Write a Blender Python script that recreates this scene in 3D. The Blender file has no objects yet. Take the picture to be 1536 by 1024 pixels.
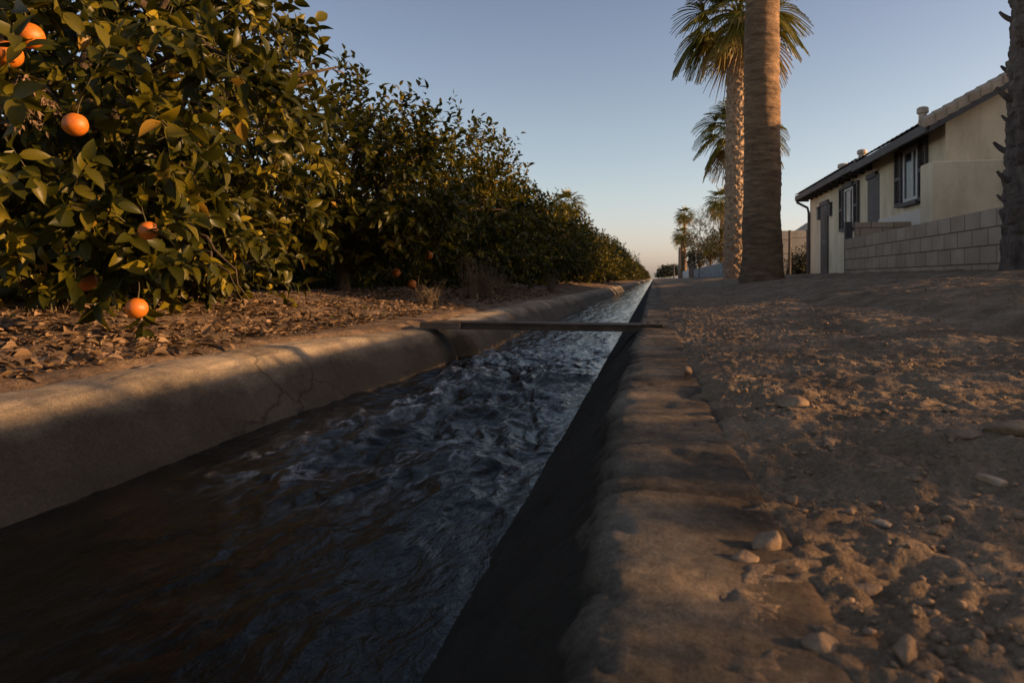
import bpy, math, random
import numpy as np
from mathutils import Vector
R = math.radians
scene = bpy.context.scene
col = scene.collection
rng = np.random.default_rng(7)
random.seed(7)

# ------------------------------------------------------------------ camera
F = 1024.0; CX = 768.0; HY = 418.0; CAMZ = 0.30
PSI = math.atan(212.0/1024.0); SP, CP = math.sin(PSI), math.cos(PSI)
def at(px, py, D):
    """world point seen at photo pixel px,py at depth D along the view axis"""
    r = (px-CX)/F*D
    return np.array([r*CP - D*SP, r*SP + D*CP, CAMZ - (py-HY)/F*D])
def proj(P):
    P = np.asarray(P, float)
    d = -P[..., 0]*SP + P[..., 1]*CP
    r = P[..., 0]*CP + P[..., 1]*SP
    return CX + F*r/d, HY - F*(P[..., 2]-CAMZ)/d, d
cam = bpy.data.cameras.new('camera')
co = bpy.data.objects.new('camera', cam); col.objects.link(co); scene.camera = co
cam.sensor_width = 36; cam.lens = 24; cam.shift_y = -(512-HY)/1536.0
co.location = (0, 0, CAMZ); co.rotation_euler = (R(90), 0, PSI)
cam.clip_start = 0.02; cam.clip_end = 5000
cam.dof.use_dof = True; cam.dof.focus_distance = 2.7; cam.dof.aperture_fstop = 9.0

# ------------------------------------------------------------------ light
SUN_AZ, SUN_EL = 86.0, 12.0            # azimuth to the right of +Y
w = bpy.data.worlds.new('World'); scene.world = w; w.use_nodes = True
nt = w.node_tree; bg = nt.nodes['Background']
sky = nt.nodes.new('ShaderNodeTexSky'); sky.sky_type = 'NISHITA'; sky.sun_disc = False
sky.sun_elevation = R(SUN_EL); sky.sun_rotation = R(SUN_AZ)
sky.altitude = 200; sky.air_density = 1.0; sky.dust_density = 1.6; sky.ozone_density = 1.6
# dusty evening air: a warmer sky than clean air gives, palest low down; unseen zenith raised to add ambient light
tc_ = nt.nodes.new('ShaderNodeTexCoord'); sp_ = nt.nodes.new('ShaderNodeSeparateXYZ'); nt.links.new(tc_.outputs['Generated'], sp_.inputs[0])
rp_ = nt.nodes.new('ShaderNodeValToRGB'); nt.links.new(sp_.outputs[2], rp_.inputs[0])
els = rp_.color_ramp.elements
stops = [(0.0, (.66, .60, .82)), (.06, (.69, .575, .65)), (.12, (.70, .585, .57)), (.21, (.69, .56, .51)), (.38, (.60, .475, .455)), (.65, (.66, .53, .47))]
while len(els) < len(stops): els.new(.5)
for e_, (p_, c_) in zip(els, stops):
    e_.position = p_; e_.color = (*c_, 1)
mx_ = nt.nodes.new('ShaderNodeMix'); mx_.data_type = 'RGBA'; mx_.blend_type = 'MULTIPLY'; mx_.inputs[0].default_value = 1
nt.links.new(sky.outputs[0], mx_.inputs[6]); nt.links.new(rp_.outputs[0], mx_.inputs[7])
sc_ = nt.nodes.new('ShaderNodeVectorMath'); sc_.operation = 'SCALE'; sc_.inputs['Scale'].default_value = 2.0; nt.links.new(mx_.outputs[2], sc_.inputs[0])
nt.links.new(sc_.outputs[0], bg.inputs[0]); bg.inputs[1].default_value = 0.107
sl = bpy.data.lights.new('sun', 'SUN'); so = bpy.data.objects.new('sun', sl); col.objects.link(so)
sl.energy = 5.0; sl.angle = R(0.55); sl.color = (1.0, 0.58, 0.26)
a, e = R(SUN_AZ), R(SUN_EL)
sd = Vector((math.sin(a)*math.cos(e), math.cos(a)*math.cos(e), math.sin(e)))
so.rotation_euler = (-sd).to_track_quat('-Z', 'Y').to_euler(); so.location = (30, 12, 20)
scene.view_settings.view_transform = 'Standard'; scene.view_settings.look = 'None'
scene.view_settings.exposure = 0.80; scene.view_settings.gamma = 1.0

# ------------------------------------------------------------------ helpers
_G = [np.random.default_rng(100+i).uniform(0, 2*np.pi, (256, 256)) for i in range(8)]
def pn(x, y, s=0):
    x = np.asarray(x, float); y = np.asarray(y, float)
    xi = np.floor(x).astype(np.int64); yi = np.floor(y).astype(np.int64)
    fx = x-xi; fy = y-yi; G = _G[s % 8]
    u = fx**3*(fx*(fx*6-15)+10); v = fy**3*(fy*(fy*6-15)+10)
    def g(ix, iy, dx, dy):
        an = G[(xi+ix+s*37) & 255, (yi+iy+s*91) & 255]
        return np.cos(an)*dx + np.sin(an)*dy
    n00 = g(0, 0, fx, fy); n10 = g(1, 0, fx-1, fy); n01 = g(0, 1, fx, fy-1); n11 = g(1, 1, fx-1, fy-1)
    return 1.5*((n00*(1-u)+n10*u)*(1-v) + (n01*(1-u)+n11*u)*v)
def fbm(x, y, s=0, o=4, gain=0.5):
    t = 0; am = 1
    for i in range(o):
        t = t + am*pn(x*2**i, y*2**i, s+i); am *= gain
    return t
def sstep(a, b, x):
    t = np.clip((np.asarray(x, float)-a)/(b-a), 0, 1); return t*t*(3-2*t)
def norm(v):
    return v/np.maximum(np.linalg.norm(v, axis=-1, keepdims=True), 1e-9)

def tag(o, label=None, cat=None, group=None, kind=None):
    if label: o['label'] = label
    if cat: o['category'] = cat
    if group: o['group'] = group
    if kind: o['kind'] = kind
    return o
def thing(name, label, cat, loc=(0, 0, 0), group=None):
    o = bpy.data.objects.new(name, None); col.objects.link(o)
    o.empty_display_size = 0.2; o.location = [float(c) for c in loc]
    return tag(o, label, cat, group)
def mesh(name, V, Fc, mat, parent=None, smooth=True, attr=None, world=False, loc=None, mats=None, midx=None):
    """V (n,3); Fc: (m,k) array or list of faces.  world=True: V is in world space, parent's location is taken off."""
    V = np.asarray(V, np.float32).reshape(-1, 3).copy()
    if world and parent is not None:
        p = parent; off = np.zeros(3)
        while p is not None:
            off += np.array(p.location); p = p.parent
        V -= off.astype(np.float32)
    if loc is not None: V -= np.asarray(loc, np.float32)
    me = bpy.data.meshes.new(name)
    if isinstance(Fc, np.ndarray):
        m, k = Fc.shape
        me.vertices.add(len(V)); me.vertices.foreach_set('co', V.ravel())
        me.loops.add(m*k); me.loops.foreach_set('vertex_index', Fc.astype(np.int32).ravel())
        me.polygons.add(m); me.polygons.foreach_set('loop_start', np.arange(0, m*k, k, dtype=np.int32))
        try: me.polygons.foreach_set('loop_total', np.full(m, k, np.int32))
        except Exception: pass
        me.update(calc_edges=True)
    else:
        me.from_pydata(V.tolist(), [], Fc); me.update()
    if smooth: me.polygons.foreach_set('use_smooth', np.ones(len(me.polygons), bool))
    if attr is not None:
        for nm, arr in attr.items():
            at_ = me.attributes.new(nm, 'FLOAT', 'POINT'); at_.data.foreach_set('value', np.asarray(arr, np.float32))
    for m_ in (mats or [mat]): me.materials.append(m_)
    if midx is not None: me.polygons.foreach_set('material_index', np.asarray(midx, np.int32))
    o = bpy.data.objects.new(name, me); col.objects.link(o)
    if parent is not None: o.parent = parent
    if loc is not None: o.location = [float(c) for c in loc]
    return o
def grid_faces(nr, nc):
    i = np.arange(nr-1)[:, None]*nc + np.arange(nc-1)[None, :]
    return np.stack([i, i+1, i+nc+1, i+nc], -1).reshape(-1, 4)

class MB:
    def __init__(s): s.v = []; s.f = []
    def add(s, V, Fc):
        n = len(s.v); s.v += [tuple(map(float, p)) for p in V]; s.f += [tuple(int(i)+n for i in f) for f in Fc]; return s
    def box(s, x0, x1, y0, y1, z0, z1, c=0.0):
        """box with chamfered vertical and horizontal edges when c>0"""
        if c <= 0:
            V = [(x, y, z) for z in (z0, z1) for y in (y0, y1) for x in (x0, x1)]
            return s.add(V, [(0, 2, 3, 1), (4, 5, 7, 6), (0, 1, 5, 4), (2, 6, 7, 3), (0, 4, 6, 2), (1, 3, 7, 5)])
        V = []
        for (z, k) in ((z0, c), (z0+c, 0), (z1-c, 0), (z1, c)):
            xa, xb, ya, yb = x0+k, x1-k, y0+k, y1-k; q = c if k == 0 else c*0.5
            V += [(xa+q, ya, z), (xb-q, ya, z), (xb, ya+q, z), (xb, yb-q, z), (xb-q, yb, z), (xa+q, yb, z), (xa, yb-q, z), (xa, ya+q, z)]
        Fs = [tuple(range(7, -1, -1)), tuple(range(24, 32))]
        for l in range(3):
            for i in range(8):
                j = (i+1) % 8; Fs.append((l*8+i, l*8+j, l*8+8+j, l*8+8+i))
        return s.add(V, Fs)
    def tube(s, pts, rad, n=8, cap=True):
        pts = np.asarray(pts, float); m = len(pts)
        rad = np.full(m, rad) if np.isscalar(rad) else np.asarray(rad)
        T = np.gradient(pts, axis=0); T = norm(T)
        up = np.array([0, 0, 1.0]) if abs(T[0, 2]) < 0.9 else np.array([1.0, 0, 0])
        V = []
        for i in range(m):
            a_ = norm(np.cross(T[i], up)); b_ = np.cross(T[i], a_)
            for k in range(n):
                t = 2*math.pi*k/n; V.append(pts[i] + rad[i]*(math.cos(t)*a_ + math.sin(t)*b_))
        Fs = [(i*n+k, i*n+(k+1) % n, (i+1)*n+(k+1) % n, (i+1)*n+k) for i in range(m-1) for k in range(n)]
        if cap: Fs += [tuple(range(n-1, -1, -1)), tuple(range((m-1)*n, m*n))]
        return s.add(V, Fs)
    def build(s, name, mat, parent=None, smooth=False, world=True, loc=None):
        return mesh(name, s.v, s.f, mat, parent, smooth, world=world and loc is None, loc=loc)

# ------------------------------------------------------------------ materials
def newmat(name):
    m = bpy.data.materials.new(name); m.use_nodes = True
    return m, m.node_tree, m.node_tree.nodes['Principled BSDF']
def N(nt, typ, **kw):
    n = nt.nodes.new(typ)
    for k, v in kw.items():
        if k in n.inputs: n.inputs[k].default_value = v
        else: setattr(n, k, v)
    return n
def ramp(nt, fac, stops):
    r = nt.nodes.new('ShaderNodeValToRGB'); cr = r.color_ramp
    while len(cr.elements) < len(stops): cr.elements.new(0.5)
    for e_, (p, c) in zip(cr.elements, stops):
        e_.position = p; e_.color = (*c, 1) if len(c) == 3 else c
    nt.links.new(fac, r.inputs[0]); return r.outputs[0]
def noise(nt, scale, detail=5, rough=0.55, stretch=(1, 1, 1), dist=0.0):
    tc = nt.nodes.new('ShaderNodeTexCoord'); mp = nt.nodes.new('ShaderNodeMapping'); mp.inputs['Scale'].default_value = stretch
    nt.links.new(tc.outputs['Object'], mp.inputs[0])
    n = N(nt, 'ShaderNodeTexNoise', Scale=scale, Detail=detail, Roughness=rough, Distortion=dist)
    nt.links.new(mp.outputs[0], n.inputs['Vector']); return n.outputs['Fac']
def mix(nt, a, b, fac, mode='MIX'):
    m = nt.nodes.new('ShaderNodeMix'); m.data_type = 'RGBA'; m.blend_type = mode
    for sock, v in ((m.inputs[6], a), (m.inputs[7], b), (m.inputs[0], fac)):
        if isinstance(v, (int, float)): sock.default_value = v
        elif isinstance(v, tuple): sock.default_value = (*v, 1) if len(v) == 3 else v
        else: nt.links.new(v, sock)
    return m.outputs[2]
def bump(nt, bs, h, strength=0.5, dist=0.01, prev=None):
    b = N(nt, 'ShaderNodeBump', Strength=strength, Distance=dist); nt.links.new(h, b.inputs['Height'])
    if prev: nt.links.new(prev, b.inputs['Normal'])
    if bs is not None: nt.links.new(b.outputs[0], bs.inputs['Normal'])
    return b.outputs[0]
def rough_mat(name, stops, scale=6, fine=60, rough=0.9, bstr=0.5, bdist=0.006, stretch=(1, 1, 1), speck=0.35, detail=6):
    m, nt, bs = newmat(name)
    c = ramp(nt, noise(nt, scale, detail, 0.6, stretch), stops)
    f = noise(nt, fine, 6, 0.65, stretch)
    c2 = mix(nt, c, ramp(nt, f, [(0.3, (0.35, 0.35, 0.35)), (0.7, (1.5, 1.5, 1.5))]), speck, 'MULTIPLY')
    nt.links.new(c2, bs.inputs['Base Color']); bs.inputs['Roughness'].default_value = rough
    bs.inputs['Specular IOR Level'].default_value = 0.25
    p = bump(nt, None, noise(nt, fine*0.35, 5, 0.6, stretch), bstr, bdist*2)
    bump(nt, bs, f, bstr, bdist, p)
    return m

M = {}
M['dirt'] = rough_mat('dirt', [(0.3, (0.125, 0.083, 0.05)), (0.5, (0.225, 0.157, 0.098)), (0.72, (0.34, 0.245, 0.16))], 4.0, 130, 0.95, 1.0, 0.007, speck=.55, detail=10)
M['grove_soil'] = rough_mat('grove_soil', [(0.3, (0.08, 0.055, 0.035)), (0.5, (0.15, 0.10, 0.065)), (0.75, (0.26, 0.18, 0.115))], 5.0, 60, 0.95, 1.0, 0.012)
M['stone'] = rough_mat('stone', [(0.3, (0.17, 0.112, 0.07)), (0.7, (0.32, 0.22, 0.14))], 14, 160, 0.85, 0.7, 0.002)
M['pale_stone'] = rough_mat('pale_stone', [(0.3, (0.30, 0.22, 0.15)), (0.7, (0.46, 0.36, 0.26))], 14, 160, 0.8, 0.6, 0.002)

def concrete():
    m, nt, bs = newmat('canal_concrete')
    base = ramp(nt, noise(nt, 2.2, 8, 0.62), [(0.3, (0.20, 0.155, 0.108)), (0.5, (0.32, 0.258, 0.185)), (0.7, (0.45, 0.375, 0.285))])
    f = noise(nt, 330, 5, 0.75); f2 = noise(nt, 90, 6, 0.7)
    base = mix(nt, base, ramp(nt, f, [(0.34, (0.3, 0.3, 0.3)), (0.5, (1, 1, 1)), (0.68, (1.7, 1.65, 1.6))]), 0.6, 'MULTIPLY')
    base = mix(nt, base, ramp(nt, f2, [(0.34, (0.5, 0.48, 0.46)), (0.66, (1.4, 1.4, 1.4))]), 0.5, 'MULTIPLY')
    tcs = nt.nodes.new('ShaderNodeTexCoord'); sxs = nt.nodes.new('ShaderNodeSeparateXYZ'); nt.links.new(tcs.outputs['Object'], sxs.inputs[0])
    sn = N(nt, 'ShaderNodeMath', operation='MULTIPLY_ADD'); nt.links.new(noise(nt, 7, 7, .7), sn.inputs[0]); sn.inputs[1].default_value = 0.34; nt.links.new(sxs.outputs[0], sn.inputs[2])
    sf = N(nt, 'ShaderNodeMapRange'); nt.links.new(sn.outputs[0], sf.inputs[0]); sf.inputs[1].default_value = 0.13; sf.inputs[2].default_value = 0.30; sf.inputs[3].default_value = 0; sf.inputs[4].default_value = .85
    base = mix(nt, base, ramp(nt, f2, [(.3, (.13, .088, .054)), (.7, (.32, .225, .145))]), sf.outputs[0])      # sand trodden on to the right lip
    # damp, algae-dark band creeping up from the water: part damp, part painted bank shade
    g = nt.nodes.new('ShaderNodeNewGeometry'); sx = nt.nodes.new('ShaderNodeSeparateXYZ'); nt.links.new(g.outputs['Position'], sx.inputs[0])
    ns = noise(nt, 3.5, 6, 0.65, (1, 0.6, 1))
    ad0 = N(nt, 'ShaderNodeMath', operation='MULTIPLY_ADD'); nt.links.new(ns, ad0.inputs[0]); ad0.inputs[1].default_value = 0.22; nt.links.new(sx.outputs[2], ad0.inputs[2])
    rs = N(nt, 'ShaderNodeMapRange'); nt.links.new(sx.outputs[0], rs.inputs[0]); rs.inputs[1].default_value = -0.9; rs.inputs[2].default_value = -0.5; rs.inputs[3].default_value = 0.0; rs.inputs[4].default_value = -0.075  # band raised on the right side to deepen that wall's painted shade
    ad = N(nt, 'ShaderNodeMath', operation='ADD'); nt.links.new(ad0.outputs[0], ad.inputs[0]); nt.links.new(rs.outputs[0], ad.inputs[1])
    wet_shade = N(nt, 'ShaderNodeMapRange'); nt.links.new(ad.outputs[0], wet_shade.inputs[0])
    wet_shade.inputs[1].default_value = 0.0; wet_shade.inputs[2].default_value = 0.10; wet_shade.inputs[3].default_value = 1; wet_shade.inputs[4].default_value = 0
    c = mix(nt, base, (0.028, 0.024, 0.019), wet_shade.outputs[0])
    # steep face of the right wall, dark to its rim: slime plus painted shade
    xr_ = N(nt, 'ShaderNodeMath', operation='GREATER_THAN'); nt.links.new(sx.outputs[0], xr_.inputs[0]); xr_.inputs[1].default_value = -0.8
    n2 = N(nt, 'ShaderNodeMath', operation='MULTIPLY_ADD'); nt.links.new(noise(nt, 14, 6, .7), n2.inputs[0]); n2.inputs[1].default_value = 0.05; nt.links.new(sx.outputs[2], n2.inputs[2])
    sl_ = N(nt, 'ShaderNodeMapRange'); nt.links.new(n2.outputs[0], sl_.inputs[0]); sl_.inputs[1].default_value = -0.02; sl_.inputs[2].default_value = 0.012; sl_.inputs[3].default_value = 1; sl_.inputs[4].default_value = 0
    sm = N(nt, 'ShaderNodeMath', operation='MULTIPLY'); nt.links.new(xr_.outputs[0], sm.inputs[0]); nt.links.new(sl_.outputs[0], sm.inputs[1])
    mxx = N(nt, 'ShaderNodeMath', operation='MAXIMUM'); nt.links.new(sm.outputs[0], mxx.inputs[0]); nt.links.new(wet_shade.outputs[0], mxx.inputs[1])
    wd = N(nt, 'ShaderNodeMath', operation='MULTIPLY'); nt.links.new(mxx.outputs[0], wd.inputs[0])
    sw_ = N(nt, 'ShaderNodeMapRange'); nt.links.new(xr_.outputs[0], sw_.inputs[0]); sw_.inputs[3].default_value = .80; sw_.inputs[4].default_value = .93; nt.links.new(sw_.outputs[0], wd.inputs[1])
    # hairline cracks
    tc = nt.nodes.new('ShaderNodeTexCoord'); wn = N(nt, 'ShaderNodeTexNoise', Scale=5.0, Detail=5.0); nt.links.new(tc.outputs['Object'], wn.inputs['Vector'])
    vm = nt.nodes.new('ShaderNodeVectorMath'); vm.operation = 'MULTIPLY_ADD'; nt.links.new(wn.outputs['Color'], vm.inputs[0]); vm.inputs[1].default_value = (.25, .25, .25); nt.links.new(tc.outputs['Object'], vm.inputs[2])
    vo = nt.nodes.new('ShaderNodeTexVoronoi'); vo.feature = 'DISTANCE_TO_EDGE'; vo.inputs['Scale'].default_value = 1.3; nt.links.new(vm.outputs[0], vo.inputs['Vector'])
    ck = ramp(nt, vo.outputs['Distance'], [(0.0, (.35, .35, .35)), (0.012, (1, 1, 1))])
    base = mix(nt, base, ck, ramp(nt, noise(nt, 1.3, 2), [(.45, (0, 0, 0)), (.6, (1, 1, 1))]), 'MULTIPLY')
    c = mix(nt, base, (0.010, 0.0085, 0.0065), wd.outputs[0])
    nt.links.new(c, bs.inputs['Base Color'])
    rr = N(nt, 'ShaderNodeMapRange'); nt.links.new(wet_shade.outputs[0], rr.inputs[0]); rr.inputs[3].default_value = 0.92; rr.inputs[4].default_value = 0.75
    nt.links.new(rr.outputs[0], bs.inputs['Roughness']); bs.inputs['Specular IOR Level'].default_value = 0.12
    p = bump(nt, None, noise(nt, 22, 6, 0.6), 0.35, 0.010)
    p = bump(nt, None, f2, 0.7, 0.006, p)
    bump(nt, bs, f, 0.8, 0.003, p)
    return m
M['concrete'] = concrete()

def water_mat():
    m, nt, bs = newmat('canal_water')
    at_ = N(nt, 'ShaderNodeAttribute', attribute_name='foam')
    fn = ramp(nt, noise(nt, 45, 8, 0.7, (1.2, 0.5, 1)), [(0.38, (0, 0, 0)), (0.60, (1, 1, 1))])
    fm = N(nt, 'ShaderNodeMath', operation='MULTIPLY'); nt.links.new(at_.outputs['Fac'], fm.inputs[0]); nt.links.new(fn, fm.inputs[1])
    murk = ramp(nt, noise(nt, 2.5, 4, 0.5, (1, 0.35, 1)), [(0.35, (0.007, 0.007, 0.006)), (0.7, (0.016, 0.014, 0.010))])
    nt.links.new(mix(nt, murk, (0.46, 0.47, 0.48), fm.outputs[0]), bs.inputs['Base Color'])
    bs.inputs['IOR'].default_value = 1.33; bs.inputs['Specular IOR Level'].default_value = 0.32
    rr = N(nt, 'ShaderNodeMapRange'); nt.links.new(fm.outputs[0], rr.inputs[0]); rr.inputs[3].default_value = 0.06; rr.inputs[4].default_value = 0.6
    nt.links.new(rr.outputs[0], bs.inputs['Roughness'])
    p = bump(nt, None, noise(nt, 11, 3, 0.5, (1.0, 0.4, 1), 1.2), 0.30, 0.03)
    p = bump(nt, None, noise(nt, 32, 4, 0.6, (1.0, 0.45, 1), 1.0), 0.35, 0.012, p)
    bump(nt, bs, noise(nt, 90, 4, 0.6, (1.0, 0.5, 1), 0.7), 0.35, 0.005, p)
    return m
M['water'] = water_mat()

def leaf_mat(name, stops, transl=0.3, gloss=0.42, spec=0.2):
    m, nt, bs = newmat(name)
    at_ = N(nt, 'ShaderNodeAttribute', attribute_name='rnd')
    c = ramp(nt, at_.outputs['Fac'], stops)
    nt.links.new(c, bs.inputs['Base Color']); bs.inputs['Roughness'].default_value = gloss
    bs.inputs['Specular IOR Level'].default_value = spec
    tr = nt.nodes.new('ShaderNodeBsdfTranslucent'); nt.links.new(c, tr.inputs[0])
    mx = nt.nodes.new('ShaderNodeMixShader'); mx.inputs[0].default_value = transl
    out = nt.nodes['Material Output']
    nt.links.new(bs.outputs[0], mx.inputs[1]); nt.links.new(tr.outputs[0], mx.inputs[2]); nt.links.new(mx.outputs[0], out.inputs[0])
    return m
M['citrus_leaf'] = leaf_mat('citrus_leaf', [(0.0, (0.018, 0.022, 0.003)), (0.45, (0.044, 0.045, 0.005)), (0.75, (0.125, 0.103, 0.009)), (0.92, (0.30, 0.225, 0.014)), (1.0, (0.28, 0.16, 0.02))], 0.32, 0.36, 0.18)
M['palm_leaf'] = leaf_mat('palm_leaf', [(0.0, (0.05, 0.055, 0.010)), (0.5, (0.15, 0.135, 0.020)), (0.8, (0.27, 0.2, 0.05)), (1.0, (0.3, 0.2, 0.09))], 0.2)
M['pale_leaf'] = leaf_mat('pale_leaf', [(0.0, (0.05, 0.052, 0.02)), (0.5, (0.10, 0.09, 0.04)), (1.0, (0.19, 0.13, 0.08))], 0.25)
M['dark_leaf'] = leaf_mat('dark_leaf', [(0.0, (0.014, 0.02, 0.008)), (1.0, (0.035, 0.04, 0.014))], 0.1)
M['dry_leaf'] = leaf_mat('dry_leaf', [(0.0, (0.075, 0.05, 0.03)), (0.5, (0.20, 0.13, 0.075)), (0.85, (0.34, 0.22, 0.13)), (1.0, (0.10, 0.11, 0.03))], 0.12, 0.7)
M['dry_stem'] = leaf_mat('dry_stem', [(0.0, (0.12, 0.085, 0.05)), (1.0, (0.30, 0.22, 0.13))], 0.1, 0.8)
M['bark'] = rough_mat('citrus_bark', [(0.3, (0.05, 0.035, 0.022)), (0.7, (0.12, 0.085, 0.055))], 8, 60, 0.9, 0.8, 0.01, (3, 3, 0.6))
M['twig'] = rough_mat('twig', [(0.3, (0.05, 0.05, 0.02)), (0.7, (0.11, 0.085, 0.04))], 20, 80, 0.8, 0.3, 0.002)
M['ring_bark'] = rough_mat('ringed_palm_bark', [(0.28, (0.10, 0.06, 0.034)), (0.5, (0.20, 0.125, 0.07)), (0.74, (0.33, 0.205, 0.115))], 2.2, 16, 0.92, 0.9, 0.015, (1.2, 1.2, 5), 0.5)
M['boot_bark'] = rough_mat('booted_palm_bark', [(0.3, (0.20, 0.135, 0.085)), (0.7, (0.50, 0.35, 0.22))], 6, 40, 0.9, 0.8, 0.01, (2, 2, 0.8))
M['boot_dark'] = rough_mat('dark_palm_bark', [(0.3, (0.07, 0.052, 0.040)), (0.7, (0.22, 0.165, 0.13))], 5, 34, 0.9, 0.9, 0.012, (2, 2, 0.8))
M['stucco'] = rough_mat('tan_stucco', [(0.3, (0.70, 0.57, 0.385)), (0.7, (0.80, 0.665, 0.46))], 1.2, 110, 0.95, 0.5, 0.003, speck=0.2)
def add_stains(m):
    nt = m.node_tree; bs = nt.nodes['Principled BSDF']; l = bs.inputs['Base Color'].links[0].from_socket
    st = ramp(nt, noise(nt, 2.2, 7, .65, (1, 1, .35)), [(.35, (.74, .71, .67)), (.55, (1, 1, 1)), (.75, (1.05, 1.04, 1.02))])
    nt.links.new(mix(nt, l, st, .8, 'MULTIPLY'), bs.inputs['Base Color'])
add_stains(M['stucco'])
M['stucco_pale'] = rough_mat('pale_stucco', [(0.3, (0.66, 0.60, 0.50)), (0.7, (0.74, 0.68, 0.58))], 1.2, 110, 0.95, 0.5, 0.003, speck=0.2)
M['stucco_grey'] = rough_mat('grey_stucco', [(0.3, (0.5, 0.5, 0.5)), (0.7, (0.62, 0.62, 0.62))], 1.5, 60, 0.95, 0.4, 0.003, speck=0.2)
M['trim_dark'] = rough_mat('dark_trim', [(0.3, (0.065, 0.057, 0.055)), (0.7, (0.105, 0.093, 0.088))], 6, 50, 0.6, 0.2, 0.002, (1, 0.3, 1), 0.2)
M['white_trim'] = rough_mat('white_trim', [(0.3, (0.46, 0.44, 0.41)), (0.7, (0.56, 0.54, 0.50))], 6, 50, 0.5, 0.1, 0.001, speck=0.1)
M['tile'] = rough_mat('roof_tile', [(0.3, (0.30, 0.23, 0.165)), (0.7, (0.48, 0.39, 0.29))], 3, 40, 0.9, 0.5, 0.006)
M['vent'] = rough_mat('vent_metal', [(0.3, (0.38, 0.31, 0.24)), (0.7, (0.5, 0.42, 0.33))], 6, 50, 0.6, 0.2, 0.002, speck=0.2)
M['steel'] = rough_mat('rusty_steel', [(0.3, (0.05, 0.036, 0.026)), (0.6, (0.11, 0.075, 0.05)), (0.8, (0.2, 0.12, 0.07))], 7, 60, 0.65, 0.4, 0.003)
M['wood'] = rough_mat('weathered_board', [(0.3, (0.12, 0.085, 0.058)), (0.7, (0.26, 0.19, 0.13))], 5, 60, 0.85, 0.5, 0.004, (1, 6, 6))
M['post'] = rough_mat('fence_post', [(0.3, (0.05, 0.045, 0.04)), (0.7, (0.09, 0.08, 0.07))], 5, 50, 0.6, 0.3, 0.002)
def glass_mat():
    m, nt, bs = newmat('window_glass'); bs.inputs['Base Color'].default_value = (0.015, 0.017, 0.02, 1)
    bs.inputs['Roughness'].default_value = 0.12; bs.inputs['IOR'].default_value = 1.5; bs.inputs['Specular IOR Level'].default_value = 0.25; return m
M['glass'] = glass_mat()
def block_mat(name, c0, c1, cm, bw, bh):
    """blockwork laid out in the wall's own length and height (object X/Y along, Z up)"""
    m, nt, bs = newmat(name)
    tc = nt.nodes.new('ShaderNodeTexCoord'); s = nt.nodes.new('ShaderNodeSeparateXYZ'); nt.links.new(tc.outputs['Object'], s.inputs[0])
    ad = N(nt, 'ShaderNodeMath', operation='ADD'); nt.links.new(s.outputs[0], ad.inputs[0]); nt.links.new(s.outputs[1], ad.inputs[1])
    c = nt.nodes.new('ShaderNodeCombineXYZ'); nt.links.new(ad.outputs[0], c.inputs[0]); nt.links.new(s.outputs[2], c.inputs[1])
    b = nt.nodes.new('ShaderNodeTexBrick'); nt.links.new(c.outputs[0], b.inputs['Vector'])
    b.offset = 0.5; b.inputs['Scale'].default_value = 1; b.inputs['Brick Width'].default_value = bw; b.inputs['Row Height'].default_value = bh
    b.inputs['Mortar Size'].default_value = 0.009; b.inputs['Mortar Smooth'].default_value = 0.3; b.inputs['Bias'].default_value = 0.0
    b.inputs['Color1'].default_value = (*c0, 1); b.inputs['Color2'].default_value = (*c1, 1); b.inputs['Mortar'].default_value = (*cm, 1)
    f = noise(nt, 70, 6, 0.65)
    cc = mix(nt, b.outputs[0], ramp(nt, f, [(0.3, (0.5, 0.5, 0.5)), (0.7, (1.4, 1.4, 1.4))]), 0.3, 'MULTIPLY')
    st = ramp(nt, noise(nt, 1.8, 6, 0.6), [(0.3, (0.62, 0.60, 0.58)), (0.65, (1.1, 1.1, 1.1))])
    nt.links.new(mix(nt, cc, st, 0.6, 'MULTIPLY'), bs.inputs['Base Color'])
    bs.inputs['Roughness'].default_value = 0.95; bs.inputs['Specular IOR Level'].default_value = 0.2
    iv = N(nt, 'ShaderNodeMath', operation='SUBTRACT'); iv.inputs[0].default_value = 1; nt.links.new(b.outputs['Fac'], iv.inputs[1])
    p = bump(nt, None, iv.outputs[0], 0.9, 0.008); bump(nt, bs, f, 0.5, 0.003, p)
    return m
M['block'] = block_mat('tan_block', (0.42, 0.31, 0.215), (0.52, 0.39, 0.275), (0.19, 0.12, 0.08), 0.40, 0.205)
M['block_grey'] = block_mat('grey_block', (0.30, 0.29, 0.28), (0.37, 0.355, 0.34), (0.22, 0.21, 0.2), 0.40, 0.2)
def orange_mat():
    m, nt, bs = newmat('orange_peel')
    nt.links.new(ramp(nt, noise(nt, 14, 4), [(0.25, (0.30, 0.085, 0.012)), (0.42, (0.45, 0.115, 0.008)), (0.6, (0.55, 0.16, 0.010)), (0.78, (0.60, 0.23, 0.018))]), bs.inputs['Base Color'])
    bs.inputs['Roughness'].default_value = 0.42; bs.inputs['Subsurface Weight'].default_value = 0.06; bs.inputs['Subsurface Radius'].default_value = (0.01, 0.004, 0.001)
    bump(nt, bs, noise(nt, 420, 2, 0.5), 0.35, 0.001); return m
M['orange'] = orange_mat()

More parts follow.
